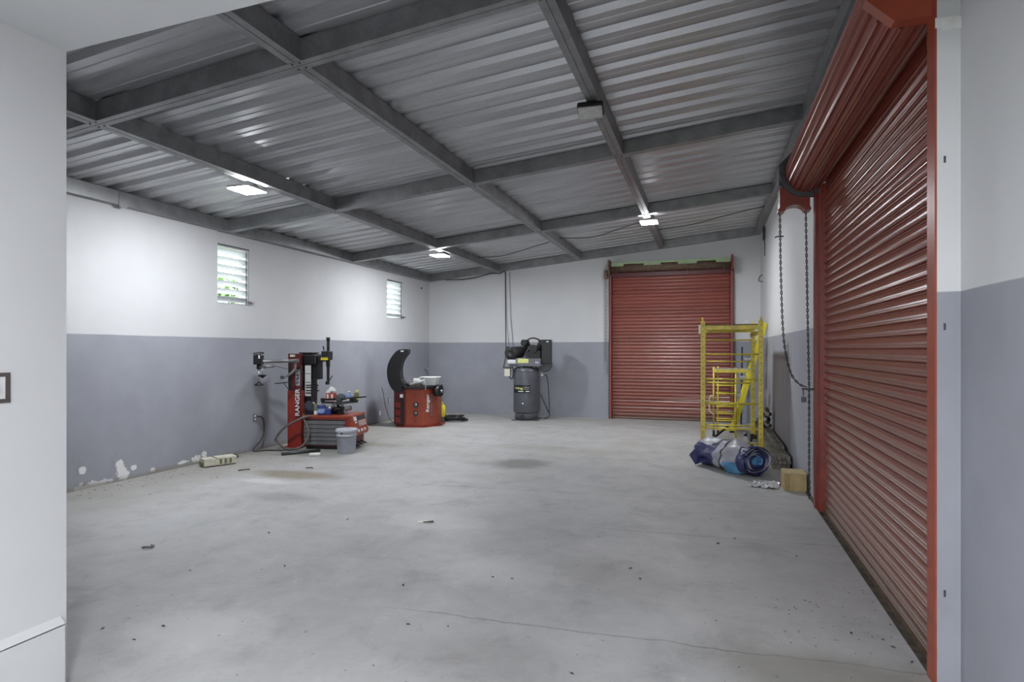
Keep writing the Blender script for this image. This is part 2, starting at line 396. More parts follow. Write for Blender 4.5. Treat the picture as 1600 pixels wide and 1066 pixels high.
# ground and greenery outside, seen only through the louvres
m = MB().box((-30, -20, -.3), (30, 40, -.15))
tag(m.build('ground', sm('outside ground', (.16, .17, .12), .95, var=.3, scale=3)), 'pale ground outside the building', kind='structure')
def hedge(y0, y1, x, label, seed, n=1500, zt=2.8):
    rnd = random.Random(seed); mm = MB()
    for i in range(n):
        p = Vector((x+rnd.gauss(0, .35), rnd.uniform(y0, y1), rnd.uniform(-.2, zt)**1.0 if True else 0))
        p.z = -.15+(zt+.15)*rnd.random()**.7
        a = Vector((rnd.gauss(0, 1), rnd.gauss(0, 1), rnd.gauss(0, 1))).normalized(); b = a.orthogonal().normalized(); a *= .11; b *= .05
        mm.add([p-a, p+b, p+a, p-b], [(0, 1, 2, 3)])
    o = mm.build('hedge', sm('hedge leaf', (.09, .20, .035), .5, var=.5, scale=4), recalc=False)
    return tag(o, label, 'hedge')
hedge(7.0, 11.5, -8.3, 'green hedge outside behind the louvre window nearest the camera', 1)

# ------------------------------------------------------------------ roof: beams and ribbed sheets
ceil = thing('ceiling', 'sloping galvanised roof of ribbed sheets on a grid of steel beams', kind='structure')
RAFT = [3.45, 6.6, 9.6]
PURL = [-4.6, -2.69, -.94]
BW = .105
def rafter(yc, x0, x1, w=BW):
    """double C profile running across the room, following the slope, with a seam under it"""
    mm = MB()
    for s in (-1, 1):
        a, b = (yc-w/2, yc-.003) if s < 0 else (yc+.003, yc+w/2)
        P = [(x0, zr(x0)), (x1, zr(x1)), (x1, zr(x1)+BD), (x0, zr(x0)+BD)]
        mm.prism(P, a, b, 'y')
    mm.prism([(x0, zr(x0)+.004), (x1, zr(x1)+.004), (x1, zr(x1)+BD), (x0, zr(x0)+BD)], yc-.003, yc+.003, 'y')
    return mm.build('rafter', M_beam, ceil)
def purlin(xc, y0, y1, w=BW):
    mm = MB(); a, b = xc-w/2, xc+w/2
    for p, q in ((a, xc-.003), (xc+.003, b)):
        mm.prism([(p, zr(p)+.002), (q, zr(q)+.002), (q, zr(q)+BD), (p, zr(p)+BD)], y0, y1, 'y')
    mm.prism([(xc-.003, zr(xc)+.008), (xc+.003, zr(xc)+.008), (xc+.003, zr(xc)+BD), (xc-.003, zr(xc)+BD)], y0, y1, 'y')
    return mm.build('purlin', M_beam, ceil)
for y in RAFT: rafter(y, XL+.11, XR-.1)
rafter(YB-.055, XL+.11, XR-.1); 
ys = [YF-.02]+[q for y in RAFT for q in (y-BW/2, y+BW/2)]+[YB-.055-BW/2]
for x in PURL:
    for i in range(0, len(ys), 2): purlin(x, ys[i], ys[i+1])
purlin(XL+.056, YF, YB); purlin(XR-.053, YF, YB)
# splice clips under the crossings and a joint plate on the left edge beam
bt = MB()
for y in RAFT:
    for x in PURL:
        for dx, dy in ((-.03, -.035), (.03, -.035), (-.03, .035), (.03, .035)):
            bt.cyl((x+dx, y+dy, zr(x+dx)-.006), (x+dx, y+dy, zr(x+dx)+.004), .007, n=8)
o = bt.build('beam_bolts', M_dgrey, ceil); o['kind'] = 'stuff'
for y in (5.0,):
    mm = MB().box((XL+.108, y-.05, zr(XL)-.012), (XL+.114, y+.05, zr(XL)+BD-.01))
    mm.build('splice_plate', M_beam, ceil)
# ribbed sheets, ribs running across the room
def sheet_profile(n, y0, pitch=.28):
    P = []
    for i in range(n):
        b = y0+i*pitch
        P += [(b, 0), (b+.062, 0), (b+.068, .006), (b+.080, .006), (b+.086, 0), (b+.148, 0), (b+.172, .042), (b+.256, .042)]
    P.append((y0+n*pitch, 0)); return P
def sheet_mesh(n, x0, x1, lift=0.0, cuts=1):
    P = sheet_profile(n, 0); mm = MB(); vs = []
    for (y, dz) in P:
        for x in (x0, x1): vs.append((x, y, zr(x)+BD+dz+lift))
    mm.add(vs, [(2*i, 2*i+1, 2*i+3, 2*i+2) for i in range(len(P)-1)])
    return mm
proto = None
y = YF-.3
i = 0
while y < YB+.1:
    if proto is None:
        proto = sheet_mesh(4, XL-.15, .62).build('roof_sheet', M_galv, ceil, recalc=False); proto.location = (0, y, .004)
        eave = sheet_mesh(4, .56, XR+.24, -.002).build('eave_sheet', M_galv, ceil, recalc=False); eave.location = (0, y, .002)
        for q in (proto, eave):
            sd = q.modifiers.new('solid', 'SOLIDIFY'); sd.thickness = .001; sd.offset = 1
    else:
        c = copy(proto, ceil, (0, y, .004+.002*(i % 2))); c2 = copy(eave, ceil, (0, y, .002+.002*(i % 2)))
    y += 1.115; i += 1
# ------------------------------------------------------------------ roll-up doors
def slat_profile(p=.0725, d=.012):
    """room-side profile (offset towards room, height) of one interlocking slat"""
    P = [(-.004, 0), (.005, .001), (.006, .007), (-.006, .010), (-.005, .013)]
    for i in range(6):
        a = -PI*.35+PI*.85*i/5; P.append((.013*math.cos(a), .0215+.0095*math.sin(a)))
    P += [(-.007, .036), (-.0105, .047), (-.0105, .058), (-.006, .068), (-.004, .076)]
    return P
def slat_mesh(L):
    P = slat_profile(); n = len(P); mm = MB()
    Q = P+[(q[0]-.004, q[1]) for q in P[::-1]]
    nn = len(Q)
    vs = [(0, -off, z) for off, z in Q]+[(L, -off, z) for off, z in Q]
    mm.add(vs, [(i, (i+1) % nn, nn+(i+1) % nn, nn+i) for i in range(nn)], False)
    mm.add(vs[:nn], [tuple(range(nn))]); mm.add(vs[nn:], [tuple(range(nn))[::-1]])
    return mm
def slatset(root, L, n, x0, mat, tweak=None, z0=.03):
    first = None
    for i in range(n):
        if first is None: first = s = slat_mesh(L).build('slat', mat, root)
        else: s = copy(first, root)
        s.location = (x0, 0, z0+i*.0725)
        if tweak: tweak(i, s)
# right door: local x runs along +Y, local -y faces the room (-X world) -> rotate by +90deg
DOORX = 1.045
d1 = thing('door_1', 'long red steel roll-up door along the right side, closed', loc=(DOORX, 0, 0), rz=PI/2, kind='structure')
# with rz=+90: local x -> world y, local y -> world -x ; slats face local -y = world +x, so flip with a 180 turned child set
sl = slat_mesh(DRY1-DRY0-.035)
for i in range(len(sl.v)): sl.v[i] = (sl.v[i][0], -sl.v[i][1], sl.v[i][2])
first = None
rr = random.Random(3)
for i in range(42):
    z = -.03+i*.0725
    if first is None: first = s = sl.build('slat', M_slat, d1)
    else: s = copy(first, d1)
    s.location = (DRY0+.005, rr.uniform(-.002, .002), z)
MB().box((DRY0+.03, -.004, -.055), (DRY1-.03, .02, -.02)).build('bottom_bar', M_brown, d1)
for y0, y1, nm in ((3.096, DRY0, 'guide'), (DRY1-.045, DRY1+.03, 'guide')):
    mm = MB()
    near = y0 < 4
    # angle iron: flange flat towards the room and a web back to the wall
    if near: mm.box((3.101, .0821, -.03), (y1, .09, 3.2)).box((DRY0-.012, .0815, -.03), (DRY0, .0821, 3.06))
    else: mm.box((y0, .085, -.03), (y1, .093, 3.06)).box((y0, -.02, -.03), (y0+.012, .05, 3.06))
    if not near: mm.box((y1-.012, -.02, -.03), (y1, .093, 3.06))
    mm.build('guide', M_orange if near else M_red, d1)
# coil of rolled-up curtain
cx, cz, cr = 1.045-.885, 3.19, .178
mm = MB(); n = 22; P = []
for k in range(n):
    a = 2*PI*k/n
    for da, dr in ((0, .014), (.045, .012), (.075, -.004), (.17, -.008), (.23, -.003)):
        P.append((cx+(cr+dr)*math.cos(a+da), cz+(cr+dr)*math.sin(a+da)))
mm.prism([(p[0], p[1]) for p in P], DRY0+.02, DRY1+.0, 'x')
mm.build('rolled_curtain', M_slat, d1)
# hanging curtain from coil tangent down
MB().box((DRY0+.03, -.006, 3.0), (DRY1-.03, 0, 3.2)).build('curtain_lead', M_slat, d1)
# far bracket (octagonal plate) with its dark ring and chain hood
yb = DRY1+.02
def octa(r, c=(cx, cz), n=8, rot=PI/8): return [(c[0]+r*math.cos(rot+2*PI*k/n), c[1]+r*math.sin(rot+2*PI*k/n)) for k in range(n)]
MB().prism(octa(.255), yb, yb+.012, 'x').build('bracket_plate', M_dgrey, d1)
mm = MB(); R1, R2 = .235, .195; n = 20
ring = [(cx+R1*math.cos(2*PI*k/n), cz+R1*math.sin(2*PI*k/n)) for k in range(n)]; ring2 = [(cx+R2*math.cos(2*PI*k/n), cz+R2*math.sin(2*PI*k/n)) for k in range(n)]
vs = [(yb-.03, *p) for p in ring]+[(yb-.03, *p) for p in ring2]+[(yb+.005, *p) for p in ring]+[(yb+.005, *p) for p in ring2]
mm.add(vs, [q for k in range(n) for q in ((k, (k+1) % n, n+(k+1) % n, n+k), (k, (k+1) % n, 2*n+(k+1) % n, 2*n+k), (n+k, n+(k+1) % n, 3*n+(k+1) % n, 3*n+k))])
mm.build('bracket_ring', M_dgrey, d1)
hx0, hx1 = 1.045-.92, 1.045-.655
hood = [(hx0, 3.06), (hx1, 3.06), (hx1, 2.87), (hx1+.015, 2.85), (hx1+.015, 2.835), (hx1-.045, 2.835)]
for k in range(9):
    a = PI*k/8; hood.append(((hx0+hx1)/2+.085*math.cos(a), 2.84+.05*math.sin(a)))
hood += [(hx0+.045, 2.835), (hx0-.01, 2.835), (hx0-.01, 2.85), (hx0, 2.87)]
MB().prism(hood, yb-.01, yb+.14, 'x').build('chain_hood', M_red, d1)
# near bracket
MB().prism(octa(.215, rot=PI/8), DRY0-.09, DRY0-.02, 'x').build('bracket_plate', M_orange, d1)
MB().box((DRY0-.096, -.05, 2.99), (DRY0-.01, .095, 3.35)).build('bracket_arm', M_orange, d1)
MB().box((3.092, -.012, 2.91), (3.1, .07, 2.96)).cyl((3.09, .045, 2.935), (3.098, .045, 2.935), .006, n=8).build('wall_clip', M_white, d1)
# hand chain loop
def chain(path, name, parent, mat, link=.038, r=.0046):
    P = [Vector(p) for p in path]; mm = MB(); acc = 0; k = 0; out = [P[0]]
    for a, b in zip(P, P[1:]):
        L = (b-a).length; t = link*.78-acc
        while t < L: out.append(a.lerp(b, t/L)); t += link*.78
        acc = L-(t-link*.78)
    for i, (a, b) in enumerate(zip(out, out[1:])):
        d = (b-a).normalized(); u = Vector((1, 0, 0)) if abs(d.x) < .9 else Vector((0, 1, 0))
        e = d.cross(u).normalized(); 
        if i % 2: e = d.cross(e)
        c = (a+b)/2; w = link*.2; h = link*.5
        ring = [c+d*(h*math.sin(2*PI*q/8))+e*(w*math.cos(2*PI*q/8)) for q in range(8)]
        mm.tube(ring, r, 4, True)
    return mm.build(name, mat, parent, recalc=False)
yc = DRY1+.10
lx = lambda X: 1.045-X
pa = bez([(yc, lx(.665), 2.84), (yc, lx(.675), 2.2), (yc, lx(.70), 1.6), (yc, lx(.76), 1.28), (yc, lx(.84), 1.16), (yc, lx(.905), 1.135)], 10)
chain(pa, 'hand_chain', d1, M_blackm)
chain([(yc, lx(.895), 2.84), (yc, lx(.91), 1.9), (yc, lx(.925), 1.13), (yc, lx(.925), .05)], 'hand_chain', d1, M_blackm)
mm = MB().bar((yc, lx(.86), 1.115), (yc, lx(1.0), 1.115), .016, .02).bar((yc+.01, lx(.875), 1.11), (yc+.01, lx(.875), 1.05), .01, .01)
mm.build('chain_keeper', M_blackm, d1)
mm = MB().box((yc-.012, lx(.9), .985), (yc+.012, lx(.855), 1.04)); mm.build('padlock', M_dgrey, d1, bevel=.004)
mm = MB().tube([(yc, lx(.62), 2.60), (yc, lx(.665), 2.615), (yc, lx(.70), 2.605)], .007, 6); mm.build('chain_hook', M_dgrey, d1)

# back door : local x along +X, slats face local -y = towards camera
d2 = thing('door_2', 'red steel roll-up door in the far end wall, dented near the bottom', loc=(0, YB+.03, 0), kind='structure')
def tw(i, s):
    if i < 16 and i % 2 == 0: s.location.x += .03
    if i == 19: s.location.x += .03
    if i in (3, 5): s.rotation_euler = (-.16, .003*(i-4), 0)
    if i in (4, 7): s.rotation_euler = (.16, -.003, 0)
    if i == 8: s.location.y -= .004
slatset(d2, DBX1-DBX0+.03, 43, DBX0-.02, M_slatb, tw, -.005)
for x0, x1 in ((DBX0-.045, DBX0+.018), (DBX1-.035, DBX1+.04)):
    mm = MB().box((x0, -.115, 0), (x1, -.105, 3.16)).box((x0, -.115, 0), (x0+.01, -.03, 3.16)).box((x1-.01, -.115, 0), (x1, -.03, 3.16))
    mm.build('guide', sm('guide red', (.27, .06, .045), .45), d2)
    MB().box(((x0+x1)/2-.018, -.36, 3.10), ((x0+x1)/2+.018, -.02, 3.40)).build('end_bracket', M_brown if x0 < -1 else M_red, d2, bevel=.004)
mm = MB().cyl((DBX0, -.19, 3.235), (DBX1, -.19, 3.235), .085, n=20); mm.build('barrel', M_brown, d2)
# pale green strap along the barrel with tabs hanging down
def tabs():
    L0, L1 = DBX0+.03, DBX1-.03; z1, z2, z3 = 3.345, 3.305, 3.262
    MB().box((L0, -.285, z2), (L1, -.279, z1)).build('strip', M_green, d2)
    a = (L1-L0)/7
    for k, (p, q) in enumerate([(0, .11), (.285, .43), (.575, .73), (.885, 1.0)]):
        MB().box((L0+p*(L1-L0), -.285, z3), (L0+q*(L1-L0), -.279, z2)).build('strip_tab', M_green, d2)
    for p in (.055, .365, .655, .95):
        x = L0+p*(L1-L0); MB().bar((x, -.285, 3.26), (x, -.24, 3.11), .025, .012, (1, 0, 0)).build('curtain_hook', M_brown, d2)
tabs()
MB().prism([(DBX0-.02, 3.06), (DBX1+.02, 3.06), (DBX1+.02, 3.24), (DBX0-.02, 3.24)], -.1, -.085, 'y').build('back_plate', M_maroon, d2)
MB().box((DBX0-.13, -.26, 3.02), (DBX0-.055, -.12, 3.2)).build('chain_wheel_hood', M_brown, d2, bevel=.01)
chain([(DBX0-.11, -.17, 3.03), (DBX0-.105, -.17, 1.2)], 'hand_chain', d2, M_mgrey, .05, .004)
chain([(DBX0-.075, -.2, 3.03), (DBX0-.075, -.2, .95)], 'hand_chain', d2, M_mgrey, .05, .004)

# ------------------------------------------------------------------ louvre windows
M_lou = sm('white louvre', (.72, .76, .76), .35, var=.05)
def window(name, w, label):
    y0, y1, z0, z1 = w
    r = thing(name, label, loc=(XL, y0, z0), kind='structure'); wy, hz = y1-y0, z1-z0
    mm = MB(); t = .022
    mm.box((-.13, 0, 0), (-.01, t, hz)).box((-.13, wy-t, 0), (-.01, wy, hz)).box((-.13, t, 0), (-.01, wy-t, t)).box((-.13, t, hz-t), (-.01, wy-t, hz))
    mm.build('window_frame', sm('window aluminium', (.52, .54, .55), .4, metal=.2), r)
    n = 7; p = (hz-2*t)/n; first = None
    for i in range(n):
        if first is None:
            a = math.radians(57); L = p*1.02
            M = Matrix.Rotation(a, 4, 'Y')
            first = s = MB().box((-.003, t+.002, -L/2), (.003, wy-t-.002, L/2), M).build('louvre_blade', M_lou, r)
        else: s = copy(first, r)
        s.location = (-.06, 0, t+p*(i+.5))
    MB().box((-.012, wy-t-.03, .01), (-.004, wy-t-.018, hz-.03)).build('operator_bar', M_dgrey, r)
    mm = MB().box((0, wy-.03, .03), (.03, wy+.03, .07)).tube([(.03, wy, .05), (.05, wy+.03, .03), (.05, wy+.05, .06)], .006, 6); mm.build('crank', M_mgrey, r)
    for k in range(5):
        b = MB().cyl((-.16, wy*(k+.7)/5.4, 0), (-.16, wy*(k+.7)/5.4, hz), .007, n=6).build('security_bar', M_whitep, r)
    MB().bar((.002, 0, hz+.004), (.002, wy, hz+.004), .006, .012).build('head_seal', M_dgrey, r)
window('window_1', W1, 'louvre window in the left wall nearest the camera, blades half open')
window('window_2', W2, 'louvre window in the left wall near the far corner')

# ------------------------------------------------------------------ lights
M_lampon = emit('lit LED panel', (.93, .96, 1.0), LAMP)
M_bayon = emit('lit bay lamp', (.95, .97, 1.0), BAYLAMP)
def flood(x, y, z, label, lit=True, w=.28, l=.3, mat=None, drop=.06):
    r = thing('flood_light', label, 'flood light', (x, y, z), group='ceiling flood lights')
    MB().box((-w/2, -l/2, .006), (w/2, l/2, .035)).build('housing', M_whitep, r, bevel=.006)
    MB().box((-w/2+.008, -l/2+.008, -.001), (w/2-.008, l/2-.008, .006)).build('panel', mat or M_lampon, r)
    return r
lampz = 3.235
for x, y, lab, bx, zz in [(-4.79, 5.27, 'lit square flood light hanging beside the left roof beam, nearest the louvre window', -4.6, 3.235),
                      (-4.74, 10.08, 'lit flood light on the left roof beam near the far corner', -4.6, 3.235),
                      (-.93, 10.02, 'lit flood light under the roof beam in front of the far roll-up door', -.94, 3.585)]:
    r = flood(x, y, zz, lab)
    top = zr(bx)-zz
    if abs(x-bx) > .05: MB().box((-.06, -.03, .035), (bx-x-.02, .03, .05)).box((bx-x-.05, -.03, .05), (bx-x+.02, .03, top+.004)).build('bracket', M_mgrey, r)
    else: MB().box((-.03, -.02, .035), (.03, .02, top+.004)).build('bracket', M_mgrey, r)
# unlit flood light
r = thing('flood_light', 'unlit flood light with pale lens under the roof beam nearest the long door', 'flood light', (-.965, 5.1, 3.612), math.radians(4), group='ceiling flood lights')
Mx = Matrix.Rotation(math.radians(-24), 4, 'X')
MB().box((-.05, -.05, -.02), (.05, .07, .012)).build('bracket', M_blackm, r)
mm = MB().box((-.112, -.07, -.075), (.112, .075, -.02), Mx); mm.build('housing', M_blackm, r, bevel=.015)
mm = MB().box((-.104, -.064, -.092), (.104, .069, -.072), Mx); mm.build('lens', sm('pale lens', (.55, .55, .53), .3), r, bevel=.012)
# lamp of the front bay, on its soffit above and behind the photographer
r = thing('flood_light', 'lit flood light on the soffit of the front bay', 'flood light', (-.57, .03, 2.74), group='ceiling flood lights')
MB().box((-.15, -.15, 0), (.15, .15, .06)).build('housing', M_whitep, r, bevel=.006)
MB().box((-.14, -.14, -.006), (.14, .14, 0)).build('panel', M_bayon, r)

# ------------------------------------------------------------------ tyre changer
def loc_x(u, y, uo, Fo, rz):
    """local x of a thing (standing at column uo, depth Fo, turned rz) so that a point at local y shows at column u"""
    k = (u-U0)/FPX; c, q = math.cos(rz), math.sin(rz)
    Rv, Fv = (CA, SA), (-SA, CA); O = at_depth(uo, Fo)
    d = lambda a, b: a[0]*b[0]+a[1]*b[1]
    r0, f0 = d(O, Rv)+y*d((-q, c), Rv), d(O, Fv)+y*d((-q, c), Fv)
    return (k*f0-r0)/(d((c, q), Rv)-k*d((c, q), Fv))
def at_depth(u, F):
    Rr = (u-U0)/FPX*F; return (CA*Rr-SA*F, SA*Rr+CA*F, 0)
F1 = 8.9
RZ1 = math.radians(11)
def lx1(u, y=0.0): return loc_x(u, y, 510, F1, RZ1)
def loc1(u, F, v):
    """local point of the tyre changer for column u, depth F, row v"""
    w = Vector(at_depth(u, F))-Vector(at_depth(510, F1)); w = Matrix.Rotation(-RZ1, 3, 'Z') @ w
    return Vector((w.x, w.y, H+(VH-v)/FPX*F))
def lz1(v): return H+(VH-v)/FPX*F1
T = thing('tyre_changer', 'red and black tyre changing machine with a swing arm and grey side panels', 'tyre changer', at_depth(510, F1), RZ1)
xa, xb = lx1(475), lx1(547)
body = MB().box((xa, 0, .05), (xb, .56, .50)).build('cabinet', M_redm, T, bevel=.008)
MB().box((xa-.01, -.012, .475), (xb+.015, .57, .512)).build('top_rim', M_orange, T, bevel=.006)
MB().box((xa+.02, .03, .0), (xb-.03, .53, .05)).build('plinth', M_blackm, T)
p0 = None; hh = (.44-.07)/6
for i in range(6):
    M = Matrix.Rotation(math.radians(-4), 4, 'X')
    if p0 is None: p0 = o = MB().box((xa+.005, -.016, 0), (xb-.075, 0, hh-.009)).build('side_strip', M_louvre, T, bevel=.003)
    else: o = copy(p0, T)
    o.location = (0, 0, .07+i*hh)
MB().box((xa+.005, -.006, .06), (xb-.075, -.001, .45)).build('side_backing', M_black, T)
# sloped control fascia at the right end
MB().prism([(xb, .50), (xb+.03, .50), (xb+.10, .24), (xb+.085, .205), (xb, .205)], .0, .50, 'y').build('control_fascia', M_orange, T, bevel=.004)
def fas(y0, y1, t0, t1, mat, nm):
    def P(t): return (xb+.03+.07*t+.002, .50-.26*t)
    a, b = P(t0), P(t1); n = Vector((.26, 0, .07)).normalized()*.003
    vs = [(a[0], y0, a[1]), (a[0], y1, a[1]), (b[0], y1, b[1]), (b[0], y0, b[1])]
    vs += [tuple(Vector(q)+n) for q in vs]
    return MB().add(vs, [(0, 1, 2, 3), (7, 6, 5, 4), (0, 4, 5, 1), (1, 5, 6, 2), (2, 6, 7, 3), (3, 7, 4, 0)]).build(nm, mat, T)
fas(.03, .13, .06, .28, M_whitep, 'warning_label'); fas(.05, .11, .33, .42, M_whitep, 'warning_label')
fas(.16, .46, .05, .28, M_dgrey, 'control_plate')
for t in (.34, .42, .50, .58): fas(.17, .45, t, t+.035, M_whitep, 'label_line')
for y in (.08, .20, .32): fas(y, y+.06, .78, .93, M_whitep, 'pedal_symbol')
MB().box((xb-.02, .08, .05), (xb+.02, .45, .2)).build('pedal_recess', M_maroon, T)
pd = None
for y in (.1, .22, .34):
    MB().bar((xb, y+.03, .10), (xb+.11, y+.03, .055), .05, .016).build('pedal', M_black, T, bevel=.004)
# turntable with four clamp arms
tc = Vector((lx1(531, .28), .28, 0))
MB().lathe([(.075, .50), (.075, .56), (.05, .58), (.05, .655)], tc, 18).build('turntable_post', M_dgrey, T)
mm = MB().lathe([(.10, .650), (.115, .655), (.115, .675), (.10, .68)], tc, 24); mm.build('turntable', M_steel, T)
for k in range(4):
    a = math.radians(20+90*k); d = Vector((math.cos(a), math.sin(a), 0))
    MB().bar(tc+d*.05+Vector((0, 0, .678)), tc+d*.27+Vector((0, 0, .69)), .07, .028).build('clamp_arm', M_blackm, T, bevel=.004)
    j = MB().box((-.03, -.035, 0), (.03, .035, .055)).build('clamp_jaw', M_blackm, T, bevel=.006, loc=tuple(tc+d*.25+Vector((0, 0, .70))), rot=(0, 0, a))
# linkage cylinders under the table
for dx, dy, m_ in ((-.13, -.1, M_steel), (.13, -.1, M_mgrey), (.03, -.15, M_blackm)):
    MB().cyl(tc+Vector((dx-.09, dy, .585)), tc+Vector((dx+.09, dy, .61)), .038, n=14).build('clamp_cylinder', m_, T)
for s in (-1, 1):
    MB().bar(tc+Vector((s*.17, -.13, .52)), tc+Vector((s*.05, -.12, .66)), .025, .02).build('linkage', M_steel if s > 0 else M_mgrey, T)
MB().box((tc.x-.14, .05, .512), (tc.x-.05, .3, .60)).build('blue_reservoir', M_bluec, T, bevel=.01, label='dark blue reservoir under the turntable')
# long dark pry bar lying across table -> thing below
# tilt tower (black) at the back left corner
bx0, bx1 = lx1(469, .3), lx1(487, .3)
MB().box((bx0, .30, .50), (bx1, .50, lz1(553))).build('tower', M_blackm, T, bevel=.008)
MB().box((bx0-.01, .28, lz1(553)), (bx1+.02, .52, lz1(551))).build('tower_cap', M_black, T, bevel=.003)
MB().box((bx0-.03, .24, .44), (bx1+.04, .54, .60)).build('tower_foot', M_dgrey, T, bevel=.01)
lab = MB().box((lx1(477, .3), .292, lz1(622)), (lx1(486, .3), .30, lz1(572))).build('label_panel', M_whitep, T)
for v in (586, 600): MB().box((lx1(478, .3), .289, lz1(v)), (lx1(485, .3), .292, lz1(v-1))).build('label_rule', M_dgrey, lab)
for v, w in ((608, 5), (613, 7), (617, 4), (604.5, 6)):
    MB().box((lx1(478.2, .3), .289, lz1(v+1)), (lx1(478.2+w), .292, lz1(v-1))).build('label_mark', M_black, lab)
MB().box((lx1(487, .3), .33, lz1(595)), (lx1(498, .3), .45, lz1(565))).build('control_box', M_black, T, bevel=.004)
bb = MB().box((lx1(464, .3), .27, lz1(597)), (lx1(476, .3), .30, lz1(582))).build('air_regulator', M_black, T, bevel=.004)
MB().lathe([(.0, 0), (.022, 0), (.022, .01), (0, .012)], (lx1(471.5, .3), .268, lz1(589)), 14, M=Matrix.Rotation(PI/2, 4, 'X')).build('gauge', M_whitep, bb)
# swing arm and vertical hex bar
za, zb_ = lz1(568), lz1(556)
MB().box((bx0+.02, .27, lz1(571)), (lx1(495, .3), .50, lz1(554))).build('arm_hinge', M_black, T, bevel=.02)
arm = MB().box((lx1(488, .3), .32, lz1(566)), (lx1(506, .3), .44, lz1(556.5))).build('swing_arm', M_black, T, bevel=.012)
hd = MB().box((lx1(502, .3), .29, lz1(563.5)), (lx1(513.5, .3), .46, lz1(549))).build('arm_head', M_black, T, bevel=.012)
mm = MB(); yv = lz1(563.5); n = 4; x0, x1 = lx1(501.8, .3), lx1(513, .3)
for k in range(n):
    a = x0+(x1-x0)*k/n; b = x0+(x1-x0)*(k+1)/n
    mm.prism([(a, yv), (b, yv), (b, yv+.02), ((a+b)/2, yv+.052), (a, yv+.02)], .284, .29, 'y')
mm.build('hazard_teeth', sm('hazard yellow', (.75, .62, .02), .5), hd, label='yellow zigzag hazard mark')
cxh, cyh = lx1(509.5, .3), .375
bar = MB().cyl((cxh, cyh, lz1(600)), (cxh, cyh, lz1(528)), .022, n=6, smooth=False).build('hex_bar', M_blackm, T)
MB().cyl((cxh, cyh, lz1(532)), (cxh, cyh, lz1(526.5)), .030, n=12).build('bar_cap', M_black, bar)
MB().cyl((cxh, cyh, lz1(575)), (cxh, cyh, lz1(563)), .028, .034, n=12).build('bar_collar', M_black, bar)
MB().box((cxh-.035, cyh-.03, lz1(603.5)), (cxh+.015, cyh+.03, lz1(598))).build('mount_head', M_blackm, bar, bevel=.008)
MB().tube([(cxh+.02, cyh, lz1(597)), (cxh+.05, cyh, lz1(592)), (cxh+.07, cyh, lz1(589))], .008, 6).build('tool_lever', M_black, bar)
MB().tube([(lx1(503.5, .3), .37, lz1(548)), (lx1(502, .3), .37, lz1(541))], [.008, .012], 6).build('lock_lever', M_black, hd)
# red assist column
ca, cb = lx1(449, .1), lx1(470.5, .1)
MB().box((ca, .12, .02), (cb-.035, .22, lz1(553))).build('assist_column', M_maroon, T, bevel=.006)
MB().box((ca, .10, .02), (cb, .21, lz1(612))).build('assist_column_base', M_redm, T, bevel=.006)
MB().box((ca-.03, .06, 0), (cb+.03, .35, .022)).build('base_plate', M_redm, T, bevel=.004)
MB().box((lx1(452.5, .1), .112, lz1(558)), (lx1(460, .1), .12, lz1(554.5))).build('column_label', M_cream, T)
MB().box((ca+.015, .113, lz1(640)), (ca+.06, .122, lz1(565))).build('column_slot', M_black, T)
st = MB().box((lx1(461.5, .1), .105, lz1(604)), (lx1(468, .1), .12, lz1(578))).build('name_strip', sm('name strip grey', (.36, .36, .39), .5), T)
st2 = MB().box((lx1(462, .1), .085, lz1(657)), (lx1(469.5, .1), .1, lz1(604))).build('name_strip', M_maroon, T)
text('lettering', 'RANGER', .095, M_white, st2, ((lx1(462, .1)+lx1(469.5, .1))/2, .083, (lz1(657)+lz1(604))/2), (PI/2, -PI/2, 0), sx=1.12)
for k, v in enumerate((600, 594, 588, 582)):
    MB().bar((lx1(462.5, .1), .103, lz1(v)), (lx1(467, .1), .103, lz1(v-3.5 if k % 2 else v-1)), .003, .012, (0, 0, 1)).build('strip_mark', M_black, st)
# assist arm with end block, ring handle, roller and cones (swung towards the room)
FA = 8.42
def Q(u, v, F=FA, dz=0): return loc1(u, F, v)+Vector((0, 0, dz))
def zc_(v, F=FA): return H+(VH-v)/FPX*F
arm = MB().cyl(Q(409, 565), loc1(464, 8.92, 564), .026, n=14).build('assist_arm', M_mgrey, T)
MB().cyl(loc1(461, 8.90, 564), loc1(466, 8.94, 564), .032, n=14).build('arm_stop', M_mgrey, arm)
b0 = Q(404, 562)
blk = MB().box((-.055, -.06, -.07), (.055, .06, .065)).build('arm_block', M_blackm, T, bevel=.008, loc=tuple(b0), rot=(0, 0, .2))
MB().box((.018, -.064, .015), (.038, -.06, .06)).build('block_label', M_white, blk)
ring = [Vector((.07*math.cos(2*PI*k/24), .07*math.sin(2*PI*k/24), .088+.012*math.sin(2*PI*k/24))) for k in range(24)]
MB().tube(ring, .007, 6, True).build('ring_handle', M_blackm, blk)
for k in (6, 18): MB().cyl((ring[k].x, ring[k].y*.8, .05), ring[k], .006, n=6).build('handle_post', M_blackm, blk)
MB().cyl(Q(406, 573.5), Q(429, 572, 8.46), .024, n=12).build('roller_arm', M_mgrey, T)
MB().cyl(Q(404.5, 577), Q(404.5, 569), .03, n=12).build('roller_pivot', M_blackm, T)
MB().cyl(Q(404.5, 600), Q(404.5, 576), .011, n=10).build('drop_rod', M_steel, T)
MB().lathe([(.0, -.035), (.06, .012), (.062, .018), (0, .022)], Q(410, 588), 16).build('pressing_cone', M_black, T)
MB().cyl(Q(410, 587), Q(410, 575), .01, n=8).build('cone_rod', M_steel, T)
MB().lathe([(.06, -.022), (.066, -.006), (.025, .022), (0, .03)], Q(405, 600), 18).build('pressing_foot', M_black, T)
